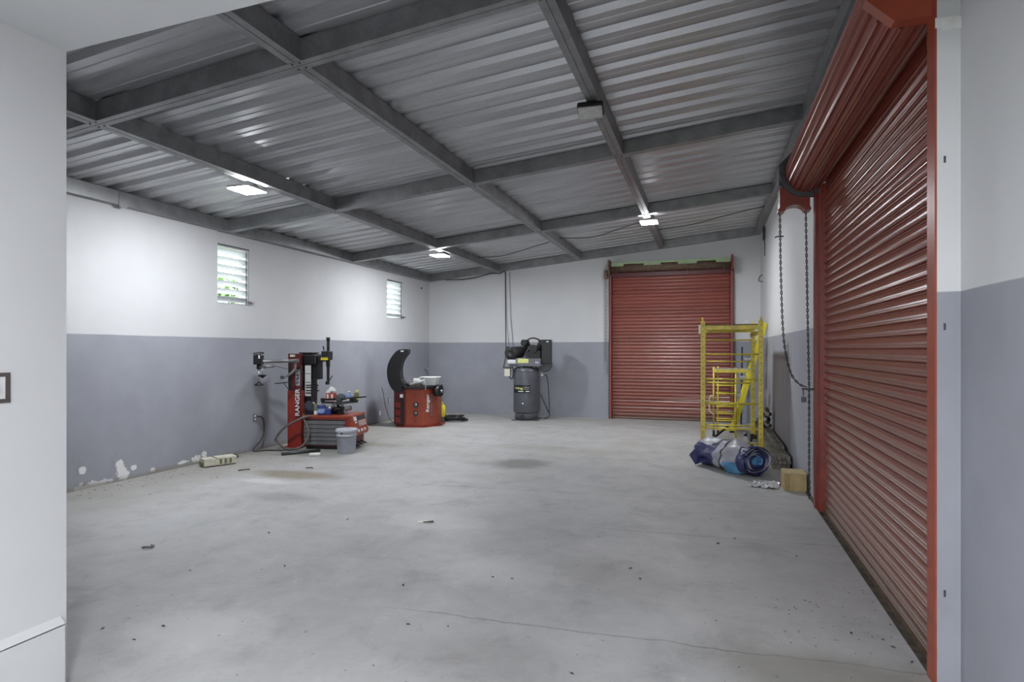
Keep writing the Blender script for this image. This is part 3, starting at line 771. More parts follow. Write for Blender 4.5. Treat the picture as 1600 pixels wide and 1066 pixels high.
# crank arm on the column and flat lever
MB().tube(bez([loc1(461, 8.95, 568), loc1(460.5, 8.88, 577), loc1(454, 8.82, 584), loc1(447, 8.76, 588), loc1(441, 8.7, 589.5)], 6), .017, 10).build('crank_arm', M_mgrey, T)
MB().cyl(loc1(441, 8.7, 592), loc1(441, 8.7, 587), .024, n=12).build('crank_knob', M_dgrey, T)
MB().bar(loc1(430, 8.72, 599.5), loc1(456, 8.9, 597), .05, .012).build('flat_lever', M_black, T)
MB().tube(bez([loc1(442, 8.75, 598), loc1(446, 8.85, 602), loc1(450, 8.95, 608)], 6), .006, 6).build('tie_rod', M_dgrey, T)
MB().tube(bez([Q(429, 571.5, 8.46), loc1(438, 8.65, 574), loc1(450, 8.95, 577)], 6), .004, 6).build('air_line', M_black, T)
# grey bead-breaker hose loop hanging from the tower down to the floor
hp = [(lx1(489), .02, lz1(650)), (lx1(478), -.06, lz1(652)), (lx1(462), -.10, lz1(660)), (lx1(446), -.10, lz1(671)), (lx1(435), -.08, lz1(686)), (lx1(437), -.07, .12), (lx1(449), -.10, .03), (lx1(466), -.12, .02), (lx1(477), -.12, .06), (lx1(485), -.10, .16), (lx1(486.5), -.08, .26), (lx1(482), -.06, .38), (lx1(475), -.02, .47), (lx1(472), .06, .52)]
MB().tube(bez(hp, 8), .017, 10).build('air_hose', M_hose, T)

def on_T(x, y, z):
    c, s = math.cos(RZ1), math.sin(RZ1); b = T.location
    return Vector((b.x+c*x-s*y, b.y+s*x+c*y, z))
# ------------------------------------------------------------------ things on the tyre changer
tz = .706
o = thing('rag_box', 'red and white box of white rags on top of the tyre changer turntable', 'rag box', on_T(lx1(517.5, .3), .3, tz+.004), RZ1)
bx = MB().box((-.065, -.05, 0), (.065, .05, .115)).build('box', sm('red box', (.42, .07, .055), .6), o, bevel=.003)
for s in (-.035, .035): MB().box((s-.012, -.052, .03), (s+.014, -.05, .1)).build('box_print', M_white, bx)
rnd = random.Random(5); mm = MB(); G = 9
vs = []
for i in range(G):
    for j in range(G):
        a, b = i/(G-1)-.5, j/(G-1)-.5
        vs.append((a*.13, b*.10, .112+.07*max(0, 1-2.2*max(abs(a+.05), abs(b)))+.045*rnd.random()*(1 if max(abs(a), abs(b)) < .45 else .2)+.03*(a > .1)))
mm.add(vs, [(i*G+j, i*G+j+1, (i+1)*G+j+1, (i+1)*G+j) for i in range(G-1) for j in range(G-1)])
mm.build('rags', M_paper, o)
o = MB().tube([(0, 0, 0), (.30, .04, .012), (.68, .08, .045)], [.014, .014, .011], 8).build('pry_bar', M_black, loc=tuple(on_T(lx1(502, .12), .12, tz+.03)), rot=(0, 0, RZ1))
tag(o, 'long black pry bar lying across the tyre changer turntable', 'pry bar')
o = thing('baseball_cap', 'dark grey cap lying beside the red rag box on the turntable', 'cap', on_T(lx1(533, .28), .28, tz+.02), RZ1+.4)
MB().lathe([(.072, 0), (.074, .03), (.06, .07), (.03, .09), (0, .094)], (0, 0, 0), 20).build('crown', sm('cap cloth', (.07, .085, .105), .85), o)
MB().prism([(.03*math.cos(a), -.05-.075*math.sin(a)) if 0 else (.07*math.cos(a), -.04-.075*math.sin(a)) for a in [PI*k/8 for k in range(9)]], 0, .006, 'z').build('visor', sm('cap visor', (.03, .06, .10), .8), o)
def bottle(name, label, cat, p, prof, mats, rz=0):
    o = thing(name, label, cat, p, rz)
    for nm, pr, m_ in prof: MB().lathe(pr, (0, 0, 0), 18).build(nm, m_, o)
    return o
bottle('spray_bottle', 'small blue and white bottle between the cap and the yellow bottle', 'bottle', on_T(lx1(545, .31), .31, tz), [
    ('body', [(.036, 0), (.038, .01), (.038, .095), (.02, .125), (.02, .13)], M_bluel), ('label_band', [(.0385, .004), (.0388, .008), (.0388, .03), (.0385, .034)], M_white), ('cap', [(.021, .128), (.021, .15), (.0, .152)], M_white)], None)
bottle('oil_bottle', 'yellow capped dark bottle at the right of the turntable', 'bottle', on_T(lx1(557, .34), .34, tz+.012), [
    ('body', [(.036, 0), (.038, .008), (.038, .10), (.03, .115), (.03, .12)], M_olive), ('label_band', [(.0385, .006), (.0392, .01), (.0392, .035), (.0385, .04)], sm('label yellow', (.55, .52, .12), .5)), ('cap', [(.034, .112), (.034, .145), (.018, .15), (.018, .156), (0, .157)], sm('cap cream', (.6, .55, .28), .5))], None)
o = MB().prism([(-.05, 0), (.05, 0), (.06, .05), (.02, .075), (-.04, .06)], -.03, .03, 'y').build('glove', M_black, bevel=.015, loc=tuple(on_T(lx1(551, .27), .27, tz)), rot=(0, 0, RZ1))
tag(o, 'black glove lump between the blue bottle and the yellow capped bottle', 'glove')
bottle('blue_can', 'blue can with white label on the tyre changer cabinet', 'can', on_T(lx1(502.5, .07), .07, .514), [
    ('body', [(.058, 0), (.06, .004), (.06, .14), (.056, .145)], M_bluec), ('label_band', [(.0604, .03), (.0608, .032), (.0608, .09), (.0604, .092)], M_bluel), ('lid', [(.05, .142), (.05, .15), (0, .15)], M_steel)], None)
o = thing('spray_can', 'slim olive spray can standing beside the blue can', 'spray can', on_T(lx1(493.5, .04), .04, .514), 0)
MB().lathe([(.026, 0), (.027, .004), (.027, .15), (.018, .165), (.018, .17)], (0, 0, 0), 16).build('body', M_olive, o)
MB().lathe([(.0274, .002), (.0278, .004), (.0278, .06), (.0274, .062)], (0, 0, 0), 16).build('label_band', M_paper, o)
MB().lathe([(.015, .168), (.015, .2), (.008, .215), (0, .216)], (0, 0, 0), 12).build('cap', M_black, o)
o = thing('wire_spool', 'dark spool leaning on the black tower of the tyre changer', 'spool', on_T(lx1(483.5, .08), .08, .514), RZ1)
Ms = Matrix.Rotation(math.radians(70), 4, 'Y')
mm = MB().lathe([(.085, -.022), (.09, -.015), (.09, .015), (.085, .022)], (0, 0, .115), 20, M=Ms @ Matrix.Rotation(.3, 4, 'X')); mm.build('rim', sm('spool dark blue', (.02, .022, .04), .5), o)
MB().box((-.05, -.04, 0), (.05, .04, .05)).build('stand', M_black, o, bevel=.008)
o = MB().box((-.06, -.002, 0), (.06, .002, .17)).build('price_card', M_cream, loc=tuple(on_T(lx1(489, .2), .2, .516)), rot=(math.radians(-12), math.radians(14), RZ1))
tag(o, 'cream card propped between the spool and the olive spray can', 'card')

# bucket in front of the tyre changer
p = at_depth(541.5, 8.62)
o = thing('bucket', 'pale blue grey plastic bucket with lid in front of the tyre changer', 'bucket', p, .3)
MB().lathe([(.122, 0), (.128, .006), (.136, .25), (.146, .252), (.146, .262), (.138, .264), (.14, .30), (.150, .302), (.150, .312), (.142, .315)], (0, 0, 0), 32).build('body', M_bucket, o)
MB().lathe([(.142, .31), (.155, .314), (.157, .335), (.150, .352), (.135, .352), (.130, .344), (0, .344)], (0, 0, 0), 32).build('lid', sm('bucket lid', (.46, .48, .52), .45, var=.05), o)
MB().tube([(.150*math.cos(a), .150*math.sin(a), .28-.05*math.sin(max(0, min(PI, -a)))) for a in [-PI*k/20 for k in range(21)]], .003, 6).build('bail', M_mgrey, o)
for a in (-1.75,): MB().box((-.012, -.008, 0), (.012, .008, .02)).build('latch', M_black, o, loc=(.149*math.cos(a), .149*math.sin(a), .29), rot=(0, 0, a+PI/2))
# pipe and white tube on the floor
a, b = on_floor(440, 710, .02), on_floor(500, 704, .02)
o = MB().cyl((0, 0, .022), Vector(b-a)*1.0+Vector((0, 0, .022)), .022, n=12).build('floor_pipe', M_dgrey, loc=(a.x, a.y, 0)); tag(o, 'dark pipe lying on the floor in front of the red column', 'pipe')
a = on_floor(484, 713, 0)
o = MB().cyl((0, 0, .024), (.14, .05, .024), .024, n=14).build('white_tube', M_paper, loc=tuple(a)); tag(o, 'short white tube on the floor near the bucket', 'tube')

# ------------------------------------------------------------------ wheel balancer
F2 = 11.45
RZ2 = math.radians(12)
def lx2(u, y=0.0): return loc_x(u, y, 645, F2, RZ2)
def lz2(v): return H+(VH-v)/FPX*F2
Bq = thing('wheel_balancer', 'red wheel balancing machine with a raised curved black guard in the far left corner', 'wheel balancer', at_depth(645, F2), RZ2)
x0, x1, x2, x3 = lx2(613), lx2(632), lx2(662), lx2(684, .28)-.02
ztop = lz2(608)
# cabinet with a faceted front: dark left bay, orange front, angled right face
MB().prism([(x0+.05, .12), (x1, -.02), (x2, 0), (x3+.02, .28), (x3+.02, .62), (x0+.05, .62)], .03, ztop, 'z').build('cabinet', M_orange, Bq, bevel=.006)
MB().prism([(x0+.03, .10), (x1, -.05), (x2+.02, -.03), (x3+.09, .30), (x3+.09, .64), (x0+.03, .64)], 0, .03, 'z').build('base', M_redm, Bq)
MB().prism([(x0+.02, .04), (x0+.06, -.01), (x1+.01, -.055), (x1+.03, -.03), (x1+.03, .05), (x0+.02, .3)], .05, lz2(612), 'z').build('wheel_bay', M_maroon, Bq, bevel=.006)
for k in range(4):
    z = .08+k*.145
    d_ = Vector((x1-x0-.06, -.045, 0)); a = Vector((x0+.075, -.022, z+.06)); b = Vector((x1-.05, -.052, z+.06))
    MB().bar(a, b, .02, .105).build('bay_tray', M_redm if k < 3 else M_maroon, Bq, bevel=.004)
MB().bar((x1-.03, -.06, .06), (x1-.03, -.06, lz2(614)), .03, .06, (1, 0, 0)).build('door_edge', M_black, Bq, bevel=.006)
MB().box((x1-.065, -.085, lz2(621)), (x1-.005, -.075, lz2(616))).build('meter_label', M_white, Bq)
Mr = Matrix.Rotation(PI/2, 4, 'X')
for v, r in ((633, .05), (646, .048)):
    q = MB().lathe([(.0, .0), (r*.35, 0), (r*.42, .008), (r, .006), (r, .014)], (lx2(650), -.012, lz2(v)), 22, M=Mr).build('storage_cone', M_blackm, Bq)
    MB().lathe([(0, 0), (r*.62, 0), (r*.66, .006), (0, .006)], (lx2(650), -.022, lz2(v)), 18, M=Mr).build('cone_face', M_mgrey, q)
for v in (618, 659): MB().cyl((lx2(650), -.03, lz2(v)), (lx2(650), .0, lz2(v)), .012, n=10).build('peg', M_maroon, Bq)
# lettering reading upward on the angled right face
ang = math.atan2(.28, x3+.02-x2)
fx = (x2+x3+.02)/2; fy = .14
nrm = Vector((math.sin(ang), -math.cos(ang), 0))
def on_face(t, z, off=.003): return (x2+(x3+.02-x2)*t+nrm.x*off, .28*t+nrm.y*off, z)
dec = MB().box((-.035, -.001, -.26), (.035, .001, .23)).build('decal', sm('decal dark', (.16, .05, .045), .5), Bq, loc=on_face(.52, .43, .002), rot=(0, 0, ang))
rot = Matrix.Rotation(ang, 3, 'Z') @ Matrix.Rotation(PI/2, 3, 'X') @ Matrix.Rotation(PI/2, 3, 'Z')
text('lettering', 'Ranger', .108, M_white, Bq, on_face(.27, .46, .005), rot.to_euler(), sx=1.15)
for k in range(6):
    MB().box((-.012, -.001, -.028), (.012, .001, .028)).build('decal_line', M_mgrey if k != 3 else M_olive, Bq, loc=on_face(.55, .24+k*.075, .006), rot=(0, 0, ang))
# top weight tray
MB().prism([(x0+.1, .08), (x1, -.07), (x2+.02, -.04), (x3+.05, .26), (x3+.05, .6), (x0+.1, .6)], ztop, ztop+.055, 'z').build('weight_tray', M_black, Bq, bevel=.012)
MB().box((x0+.13, .05, ztop+.055), (x1+.10, .5, ztop+.10)).build('tray_insert', M_blackm, Bq, bevel=.01)
MB().cyl((x3+.0, .2, lz2(612)), (x3+.11, .16, lz2(612)), .105, n=22).build('shaft_cup', M_black, Bq)
MB().cyl((x3+.08, .17, lz2(612)), (x3+.16, .15, lz2(612)), .03, n=14).build('shaft', M_mgrey, Bq)
# curved wheel guard
mm = MB(); prof = []
pts = [(lx2(637.5), lz2(545.5)), (lx2(622), lz2(547)), (lx2(612), lz2(557.5)), (lx2(606), lz2(570)), (lx2(604.5), lz2(584)), (lx2(607), lz2(598)), (lx2(613), lz2(609)), (lx2(622), lz2(613))]
inn = [(lx2(637), lz2(552)), (lx2(631), lz2(560)), (lx2(627), lz2(569)), (lx2(625.5), lz2(580)), (lx2(627), lz2(592)), (lx2(633), lz2(602)), (lx2(637), lz2(608)), (lx2(632), lz2(613))]
oc = [(p.x, p.z) for p in bez([(p[0], 0, p[1]) for p in pts], 4)]; ic = [(p.x, p.z) for p in bez([(p[0], 0, p[1]) for p in inn], 4)]
mm = MB().prism(oc+ic[::-1], -.02, .20, 'y'); hdn = mm.build('wheel_guard', M_black, Bq, bevel=.02)
MB().box((lx2(626.5), -.024, lz2(550)), (lx2(631), -.018, lz2(547.8))).build('guard_sticker', M_white, hdn)
MB().bar((lx2(614), .12, lz2(610)), (lx2(622), .12, lz2(616)), .12, .05).build('guard_hinge', M_dgrey, Bq, bevel=.01)
MB().tube([(lx2(624), .02, lz2(594)), (lx2(640), .05, lz2(595.5)), (lx2(652), .1, lz2(597))], .008, 8).build('gauge_arm', M_mgrey, Bq)
MB().tube([(lx2(640), -.02, lz2(601)), (lx2(664), .02, lz2(593.5))], .009, 8).build('caliper', M_whitep, Bq)
MB().tube(bez([(lx2(664), -.04, lz2(596)), (lx2(666), -.05, lz2(602)), (lx2(665.5), -.05, lz2(610))], 5), .004, 6).build('tag_string', M_whitep, Bq)
for u, v, m_ in ((640, 599, M_steel), (643, 600, M_mgrey), (647, 601, M_brown), (651, 600, M_mgrey), (655, 599, M_brown), (636, 599.5, M_steel)):
    MB().box((lx2(u)-.025, .1, ztop+.055), (lx2(u)+.02, .2, lz2(v))).build('wheel_weight_bin', m_, Bq, bevel=.004)
def on_B(x, y, z):
    c, s = math.cos(RZ2), math.sin(RZ2); b = Bq.location
    return Vector((b.x+c*x-s*y, b.y+s*x+c*y, z))
# white basin on the balancer and white card
o = thing('white_basin', 'white plastic wash basin resting on top of the wheel balancer', 'basin', on_B(lx2(672, .25), .25, ztop+.062), RZ2)
def basin(w, d, h, t):
    mm = MB(); r0 = [(-w*.36, -d*.36), (w*.36, -d*.36), (w*.36, d*.36), (-w*.36, d*.36)]; r1 = [(-w*.5, -d*.5), (w*.5, -d*.5), (w*.5, d*.5), (-w*.5, d*.5)]
    A = [(x, y, 0) for x, y in r0]; B_ = [(x, y, h) for x, y in r1]; C = [(x*1.08, y*1.08, h) for x, y in r1]; D = [(x*1.08, y*1.08, h+.012) for x, y in r1]; E_ = [(x*.97, y*.97, h+.012) for x, y in r1]; G_ = [(x*.95, y*.95, .008) for x, y in r0]
    vs = A+B_+C+D+E_+G_; fs = [(3, 2, 1, 0), (20, 21, 22, 23)]
    for L in range(5):
        for k in range(4): fs.append((L*4+k, L*4+(k+1) % 4, L*4+4+(k+1) % 4, L*4+4+k))
    return mm.add(vs, fs)
basin(.34, .30, .15, .0).build('bowl', M_whitep, o, bevel=.012)
o = MB().box((-.10, -.004, 0), (.10, .004, .085)).build('white_card', M_whitep, loc=tuple(on_B(lx2(653.5, .33), .33, ztop+.11)), rot=(math.radians(-15), 0, RZ2)); tag(o, 'white folded card standing left of the basin on the balancer', 'card')
# things behind the balancer
a = Vector(at_depth(690, 12.15))
o = thing('yellow_bottle', 'yellow jug half hidden behind the wheel balancer', 'jug', (a.x, a.y, 0), .2)
MB().lathe([(.055, .12), (.075, .135), (.08, .33), (.055, .37), (.03, .385), (.03, .40)], (0, 0, 0), 16).build('body', M_yellowb, o)
MB().lathe([(.07, 0), (.075, .02), (.06, .12), (.055, .125)], (0, 0, 0), 16).build('foot', M_dgrey, o)
MB().lathe([(.034, .395), (.034, .425), (0, .428)], (0, 0, 0), 12).build('cap', M_yellowb, o)
rnd = random.Random(11); c = Vector(at_depth(704, 12.5)); pts = []
for k in range(90):
    a = k*.42; r = .2+.07*math.sin(k*.9)+.05*rnd.random()
    pts.append((c.x+1.15*r*math.cos(a)+.001*k, c.y+r*math.sin(a)*.8, .016+.0009*k*(1+.3*math.sin(k))))
o = MB().tube(pts, .014, 6).build('coiled_hose', M_rubber); tag(o, 'loose coil of black hose on the floor behind the wheel balancer', 'hose')
c1 = Vector(at_depth(610, 11.6)); c2 = Vector(at_depth(595, 11.9))
o = MB().tube(bez([(-6.33, 10.7, .72), (-6.31, 10.72, .6), (-6.28, 10.78, .3), (-6.2, 10.85, .03), (-6.0, 10.9, .012), (-5.85, 10.85, .012)], 8), .009, 6).build('conduit', M_mgrey); tag(o, 'thin grey cable hanging from the left wall beside the wheel balancer', 'cable')

# ------------------------------------------------------------------ air compressor
F3 = 12.75
def lx3(u): return (u-823)/FPX*F3
def lz3(v): return H+(VH-v)/FPX*F3
Cq = thing('air_compressor', 'upright grey air compressor with black pump against the far wall', 'air compressor', at_depth(823, F3), math.radians(10))
zb0, zt0 = lz3(643), lz3(578); R = .285
MB().lathe([(R-.03, zb0-.03), (R-.008, zb0), (R, zb0+.02), (R, zt0-.02), (R-.03, zt0+.04), (R-.12, zt0+.09), (0, zt0+.11)], (0, 0, 0), 40).build('tank', M_comp, Cq)
MB().lathe([(R-.03, .02), (R-.03, zb0)], (0, 0, 0), 32).build('skirt', M_comp, Cq)
MB().lathe([(R+.001, zt0-.035), (R+.004, zt0-.03), (R+.001, zt0-.025)], (0, 0, 0), 40).build('weld_seam', M_dgrey, Cq)
for a in (-2.4, -.8, .8, 2.4):
    MB().box((-.04, -.05, 0), (.09, .05, .022)).build('foot', M_comp, Cq, loc=((R-.01)*math.cos(a), (R-.01)*math.sin(a), 0), rot=(0, 0, a), bevel=.004)
Mr = Matrix.Rotation(PI/2, 4, 'X')
MB().lathe([(0, 0), (.045, 0), (.055, .008), (.055, .02)], (-.06, -R+.02, lz3(650)), 20, M=Mr).build('drain_port', M_black, Cq)
MB().lathe([(0, 0), (.018, 0), (.02, .006), (0, .008)], (-.05, -R-.002, lz3(629)), 10, M=Mr).build('tank_plug', M_cream, Cq)
# name badge wrapped on the tank
def wrap(u0, u1, v0, v1, off, nm, mat):
    a0 = math.asin(max(-1, min(1, lx3(u0)/R))); a1 = math.asin(max(-1, min(1, lx3(u1)/R))); n = 8; vs = []
    for k in range(n+1):
        a = a0+(a1-a0)*k/n
        for z in (lz3(v0), lz3(v1)): vs.append(((R+off)*math.sin(a), -(R+off)*math.cos(a), z))
    return MB().add(vs, [(2*k, 2*k+2, 2*k+3, 2*k+1) for k in range(n)]).build(nm, mat, Cq, recalc=False)
wrap(804.5, 831, 613, 601, .003, 'badge', M_black)
wrap(812, 820.5, 611, 609.8, .005, 'badge_line', M_white); wrap(824, 829.5, 611, 609.8, .005, 'badge_line', M_white)
wrap(821, 830, 605, 603.5, .005, 'badge_line', M_mgrey); wrap(821, 830, 607.5, 606.5, .005, 'badge_line', M_mgrey)
def curve_text(s, size, u, v, mat):
    o = text('badge_lettering', s, size, mat, Cq, (0, 0, 0), (0, 0, 0), ext=.0005)
    a0 = math.asin(lx3(u)/R)
    for vtx in o.data.vertices:
        a = a0+vtx.co.x/R; z = lz3(v)+vtx.co.y; off = .006+vtx.co.z
        vtx.co = ((R+off)*math.sin(a), -(R+off)*math.cos(a), z)
curve_text('Kellogg', .068, 812.8, 605.6, M_lime)
# base plate, guard panel, motor, pump, flywheel guard
zp = lz3(572)
MB().box((-.36, -.20, zp), (.36, .20, zp+.03)).build('deck', M_comp, Cq, bevel=.004)
MB().box((-.2, -.16, zt0+.02), (-.14, .16, zp)).box((.14, -.16, zt0+.02), (.2, .16, zp)).build('deck_supports', M_comp, Cq)
fp = MB().box((lx3(811), -.27, lz3(572)), (lx3(847), -.2, lz3(560))).build('front_panel', sm('panel grey', (.12, .12, .145), .4), Cq, bevel=.006)
MB().box((lx3(811.5), -.275, lz3(567)), (lx3(828), -.27, lz3(560.5))).build('panel_badge', M_lime, fp)
text('panel_number', '8.8', .055, M_white, fp, (lx3(841), -.2715, lz3(566)), (PI/2, 0, 0))
MB().box((lx3(796), -.27, lz3(567)), (lx3(808), -.23, lz3(562))).build('motor_plate', M_whitep, Cq)
mo = MB().cyl((lx3(799), -.22, lz3(551.5)), (lx3(816), .12, lz3(550)), .118, n=22).build('motor', M_iron, Cq)
MB().lathe([(0, .012), (.035, .012), (.04, .02), (.095, .016), (.12, .0), (.12, -.03)], (lx3(799), -.22, lz3(551.5)), 22, M=Matrix.Rotation(-.15, 4, 'Z') @ Mr).build('motor_end_bell', M_iron, mo)
for k in range(5):
    t = .2+.15*k; a = Vector((lx3(799), -.22, lz3(551.5))).lerp(Vector((lx3(816), .12, lz3(550))), t); d = Vector((lx3(816)-lx3(799), .34, 0)).normalized()
    MB().cyl(a-d*.006, a+d*.006, .126, n=22).build('motor_fin', M_iron, mo)
MB().box((lx3(794), -.2, lz3(562)), (lx3(806), .0, lz3(558))).build('motor_foot', M_blackm, Cq)
MB().box((lx3(793), -.18, lz3(560)), (lx3(796), -.08, lz3(542))).build('motor_switch', M_blackm, Cq, bevel=.006)
pump = MB().box((lx3(822), -.12, lz3(562)), (lx3(846), .14, lz3(548))).build('crankcase', M_iron, Cq, bevel=.02)
# V of two finned cylinders
for s, u, tilt in ((-1, 826, -28), (1, 842, 28)):
    base = Vector((lx3(834)+s*.07, 0, lz3(550))); d = Vector((math.sin(math.radians(tilt)), 0, math.cos(math.radians(tilt))))
    cy = MB()
    for k in range(7):
        p = base+d*(.02+k*.026); cy.cyl(p, p+d*.014, .078, n=18); cy.cyl(p+d*.014, p+d*.026, .062, n=14)
    cy.build('finned_cylinder', M_iron, Cq)
    hdp = base+d*.205
    MB().cyl(hdp, hdp+d*.05, .085, n=18).build('cylinder_head', M_iron, Cq)
    MB().cyl(hdp+Vector((s*.02, -.10, .02)), hdp+Vector((s*.02, -.15, .02)), .055, n=18).build('air_filter', M_iron, Cq)
fl_ = MB().cyl((lx3(818), -.12, lz3(536)), (lx3(824), -.02, lz3(536)), .07, n=20).build('intake_filter', M_iron, Cq)
MB().tube(bez([(lx3(820), -.05, lz3(540)), (lx3(826), -.08, lz3(531)), (lx3(834), -.08, lz3(528.5)), (lx3(842), -.06, lz3(531)), (lx3(852), .0, lz3(538))], 6), .016, 8).build('discharge_pipe', M_blackm, Cq)
for a, b in (((817, 562), (829, 541)), ((822, 552), (827, 562))):
    MB().bar((lx3(a[0]), -.14, lz3(a[1])), (lx3(b[0]), -.14, lz3(b[1])), .02, .024).build('guard_strut', M_dgrey, Cq)
MB().lathe([(0, 0), (.075, 0), (.085, .008), (.085, .03)], (lx3(834), -.13, lz3(545)), 20, M=Mr).build('bearing_cover', M_iron, Cq)
MB().box((lx3(847), -.16, lz3(568)), (lx3(862), .16, lz3(531))).build('belt_guard', M_black, Cq, bevel=.012)
MB().lathe([(.13, 0), (.15, .01), (.15, .05), (.13, .06)], (lx3(852), -.02, lz3(570)), 24, M=Matrix.Rotation(PI/2, 4, 'X')).build('flywheel', M_dgrey, Cq)
MB().box((lx3(855), -.175, lz3(535)), (lx3(858), -.16, lz3(533.5))).build('guard_label', M_white, Cq)
MB().cyl((lx3(817), -.24, lz3(570)), (lx3(817), -.24, zt0+.0), .01, n=8).build('relief_valve', M_steel, Cq)
MB().cyl((lx3(843), -.12, lz3(586)), (lx3(851), -.12, lz3(586)), .012, n=8).build('outlet_valve', M_steel, Cq)
MB().cyl((lx3(848), -.15, lz3(588)), (lx3(848), -.15, lz3(583)), .008, n=8).build('valve_handle', M_white, Cq)
MB().tube(bez([(lx3(851), -.12, lz3(586)), (lx3(855), -.08, lz3(588)), (lx3(857), .0, lz3(610)), (lx3(858), .05, lz3(640)), (lx3(857), .08, .06), (lx3(850), .02, .02)], 6), .011, 8).build('air_hose', M_dgrey, Cq)
MB().tube([(lx3(845), -.02, lz3(616)), (lx3(857), .06, lz3(645))], .012, 8).build('hose_tail', M_dgrey, Cq)
swb = MB().box((lx3(789), -.12, lz3(588)), (lx3(798), .0, lz3(576))).build('pressure_switch', M_cream, Cq, bevel=.006)
MB().box((lx3(786.5), -.13, lz3(575.5)), (lx3(800), .01, lz3(573.5))).build('switch_hood', M_dgrey, Cq)
MB().tube(bez([(lx3(796), -.1, lz3(588)), (lx3(800), -.1, lz3(592)), (lx3(803), -.16, lz3(588)), (lx3(804), -.18, lz3(578)), (lx3(802), -.18, lz3(573))], 6), .012, 8).build('switch_cable', M_black, Cq)
# power cable from the roof down to the switch
zc = zr(-4.5)
o = MB().tube(bez([(-5.9, 12.84, zr(-5.9)-.02), (-5.3, 12.83, zr(-5.3)-.07), (-4.75, 12.84, zr(-4.7)-.03), (-4.55, 12.88, zc-.05), (-4.44, 12.93, zc-.01), (-4.43, 12.94, 3.0), (-4.41, 12.90, 2.1), (-4.34, 12.7, 1.4), (-4.30, 12.45, 1.12)], 8), .012, 6).build('power_cable', M_cord); tag(o, 'grey power cable dropping from the roof beam to the compressor switch', 'cable')
o = MB().tube([(-4.33, 12.95, 3.28), (-4.31, 12.95, 2.3), (-4.24, 12.95, 1.5), (-4.22, 12.93, 1.35)], .005, 6).build('thin_wire', M_mgrey); tag(o, 'thin pale wire on the far wall right of the power cable', 'wire')
# dangling wires under the far roof sheets
for (pts, lab) in [([(-4.5, 11.4, zr(-4.5)+.1), (-3.9, 11.2, zr(-3.9)+.02), (-3.2, 11.0, zr(-3.2)+.06), (-2.75, 10.9, zr(-2.7)+.1)], 'dark wire sagging under the roof between the left and middle beams'),
                   ([(-.88, 11.2, zr(-.9)+.06), (-.3, 11.05, zr(-.3)+.03), (.4, 10.9, zr(.4)+.08), (.9, 10.8, zr(.9)+.1)], 'dark wire sagging under the roof right of the far lit lamp'),
                   ([(-2.62, 10.7, zr(-2.6)+.08), (-2.0, 10.8, zr(-2)+.03), (-1.4, 10.6, zr(-1.4)+.08), (-1.0, 10.5, zr(-1)+.1)], 'dark wire sagging under the roof left of the far lit lamp')]:
    o = MB().tube(bez(pts, 8), .008, 6).build('roof_wire', M_cord); tag(o, lab, 'wire')

# ------------------------------------------------------------------ wall fittings
def outlet(y, z, label, x=XL+.0):
    o = thing('wall_outlet', label, 'outlet', (x, y, z))
    MB().box((0, -.035, -.055), (.012, .035, .055)).build('plate', M_mgrey, o, bevel=.003)
    for s in (-1, 1): MB().box((.012, -.018, s*.025-.016), (.017, .018, s*.025+.016)).build('socket', M_white, o, bevel=.003)
    return o
outlet(7.17, .49, 'double wall outlet with a plugged cord left of the tyre changer')
outlet(11.07, .42, 'double wall outlet on the left wall beside the wheel balancer')
o = MB().tube(bez([(XL+.03, 7.19, .51), (XL+.07, 7.26, .47), (XL+.06, 7.30, .3), (XL+.07, 7.22, .15), (XL+.06, 7.1, .06), (XL+.08, 7.06, .015), (-6.2, 7.2, .012), (-6.0, 7.25, .012), (-5.9, 7.3, .012), (-5.82, 7.34, .02)], 8), .01, 6).build('floor_cable', M_cord); tag(o, 'dark power cord running from the outlet along the floor to the red column', 'cord')
o = thing('wall_spigot', 'small chrome valve on the left wall near the far corner', 'valve', (XL, 12.75, 1.03))
MB().cyl((0, 0, 0), (.05, 0, 0), .014, n=10).build('stem', M_steel, o); MB().lathe([(.03, -.01), (.035, 0), (.02, .02), (0, .022)], (.05, 0, .01), 12).build('handle', M_steel, o)
MB().cyl((.05, 0, 0), (.055, 0, -.05), .01, n=8).build('spout', M_steel, o)
o = thing('wall_hook', 'small grey bracket on the left wall behind the black wheel guard', 'bracket', (XL, 11.72, 1.36)); MB().box((0, -.03, -.05), (.03, .03, .05)).build('plate', M_mgrey, o, bevel=.004); MB().cyl((.03, 0, .02), (.07, 0, .03), .008, n=8).build('pin', M_mgrey, o)
o = MB().cyl((0, 0, 0), (.02, 0, 0), .02, n=10).build('wall_bolt', M_blackm, loc=(XL, 12.55, 2.93)); tag(o, 'small black bolt high on the left wall in the far corner', 'bolt')
# switch on the near left wall
o = thing('wall_switch', 'dark framed wall switch cut by the left edge of the photo', 'switch', (XBL, 1.562, 1.347))
mm = MB(); w, h, t = .075, .06, .016
mm.box((0, -w, -h), (.006, w, -h+t)).box((0, -w, h-t), (.006, w, h)).box((0, -w, -h+t), (.006, -w+t*1.1, h-t)).box((0, w-t*1.1, -h+t), (.006, w, h-t)); mm.build('frame', sm('bronze frame', (.09, .075, .075), .5), o)
MB().box((0, -w+.016, -h+.015), (.004, w-.016, h-.015)).build('plate', M_whitep, o); MB().box((.004, .02, -.02), (.012, .035, .02)).build('toggle', M_whitep, o, bevel=.003)
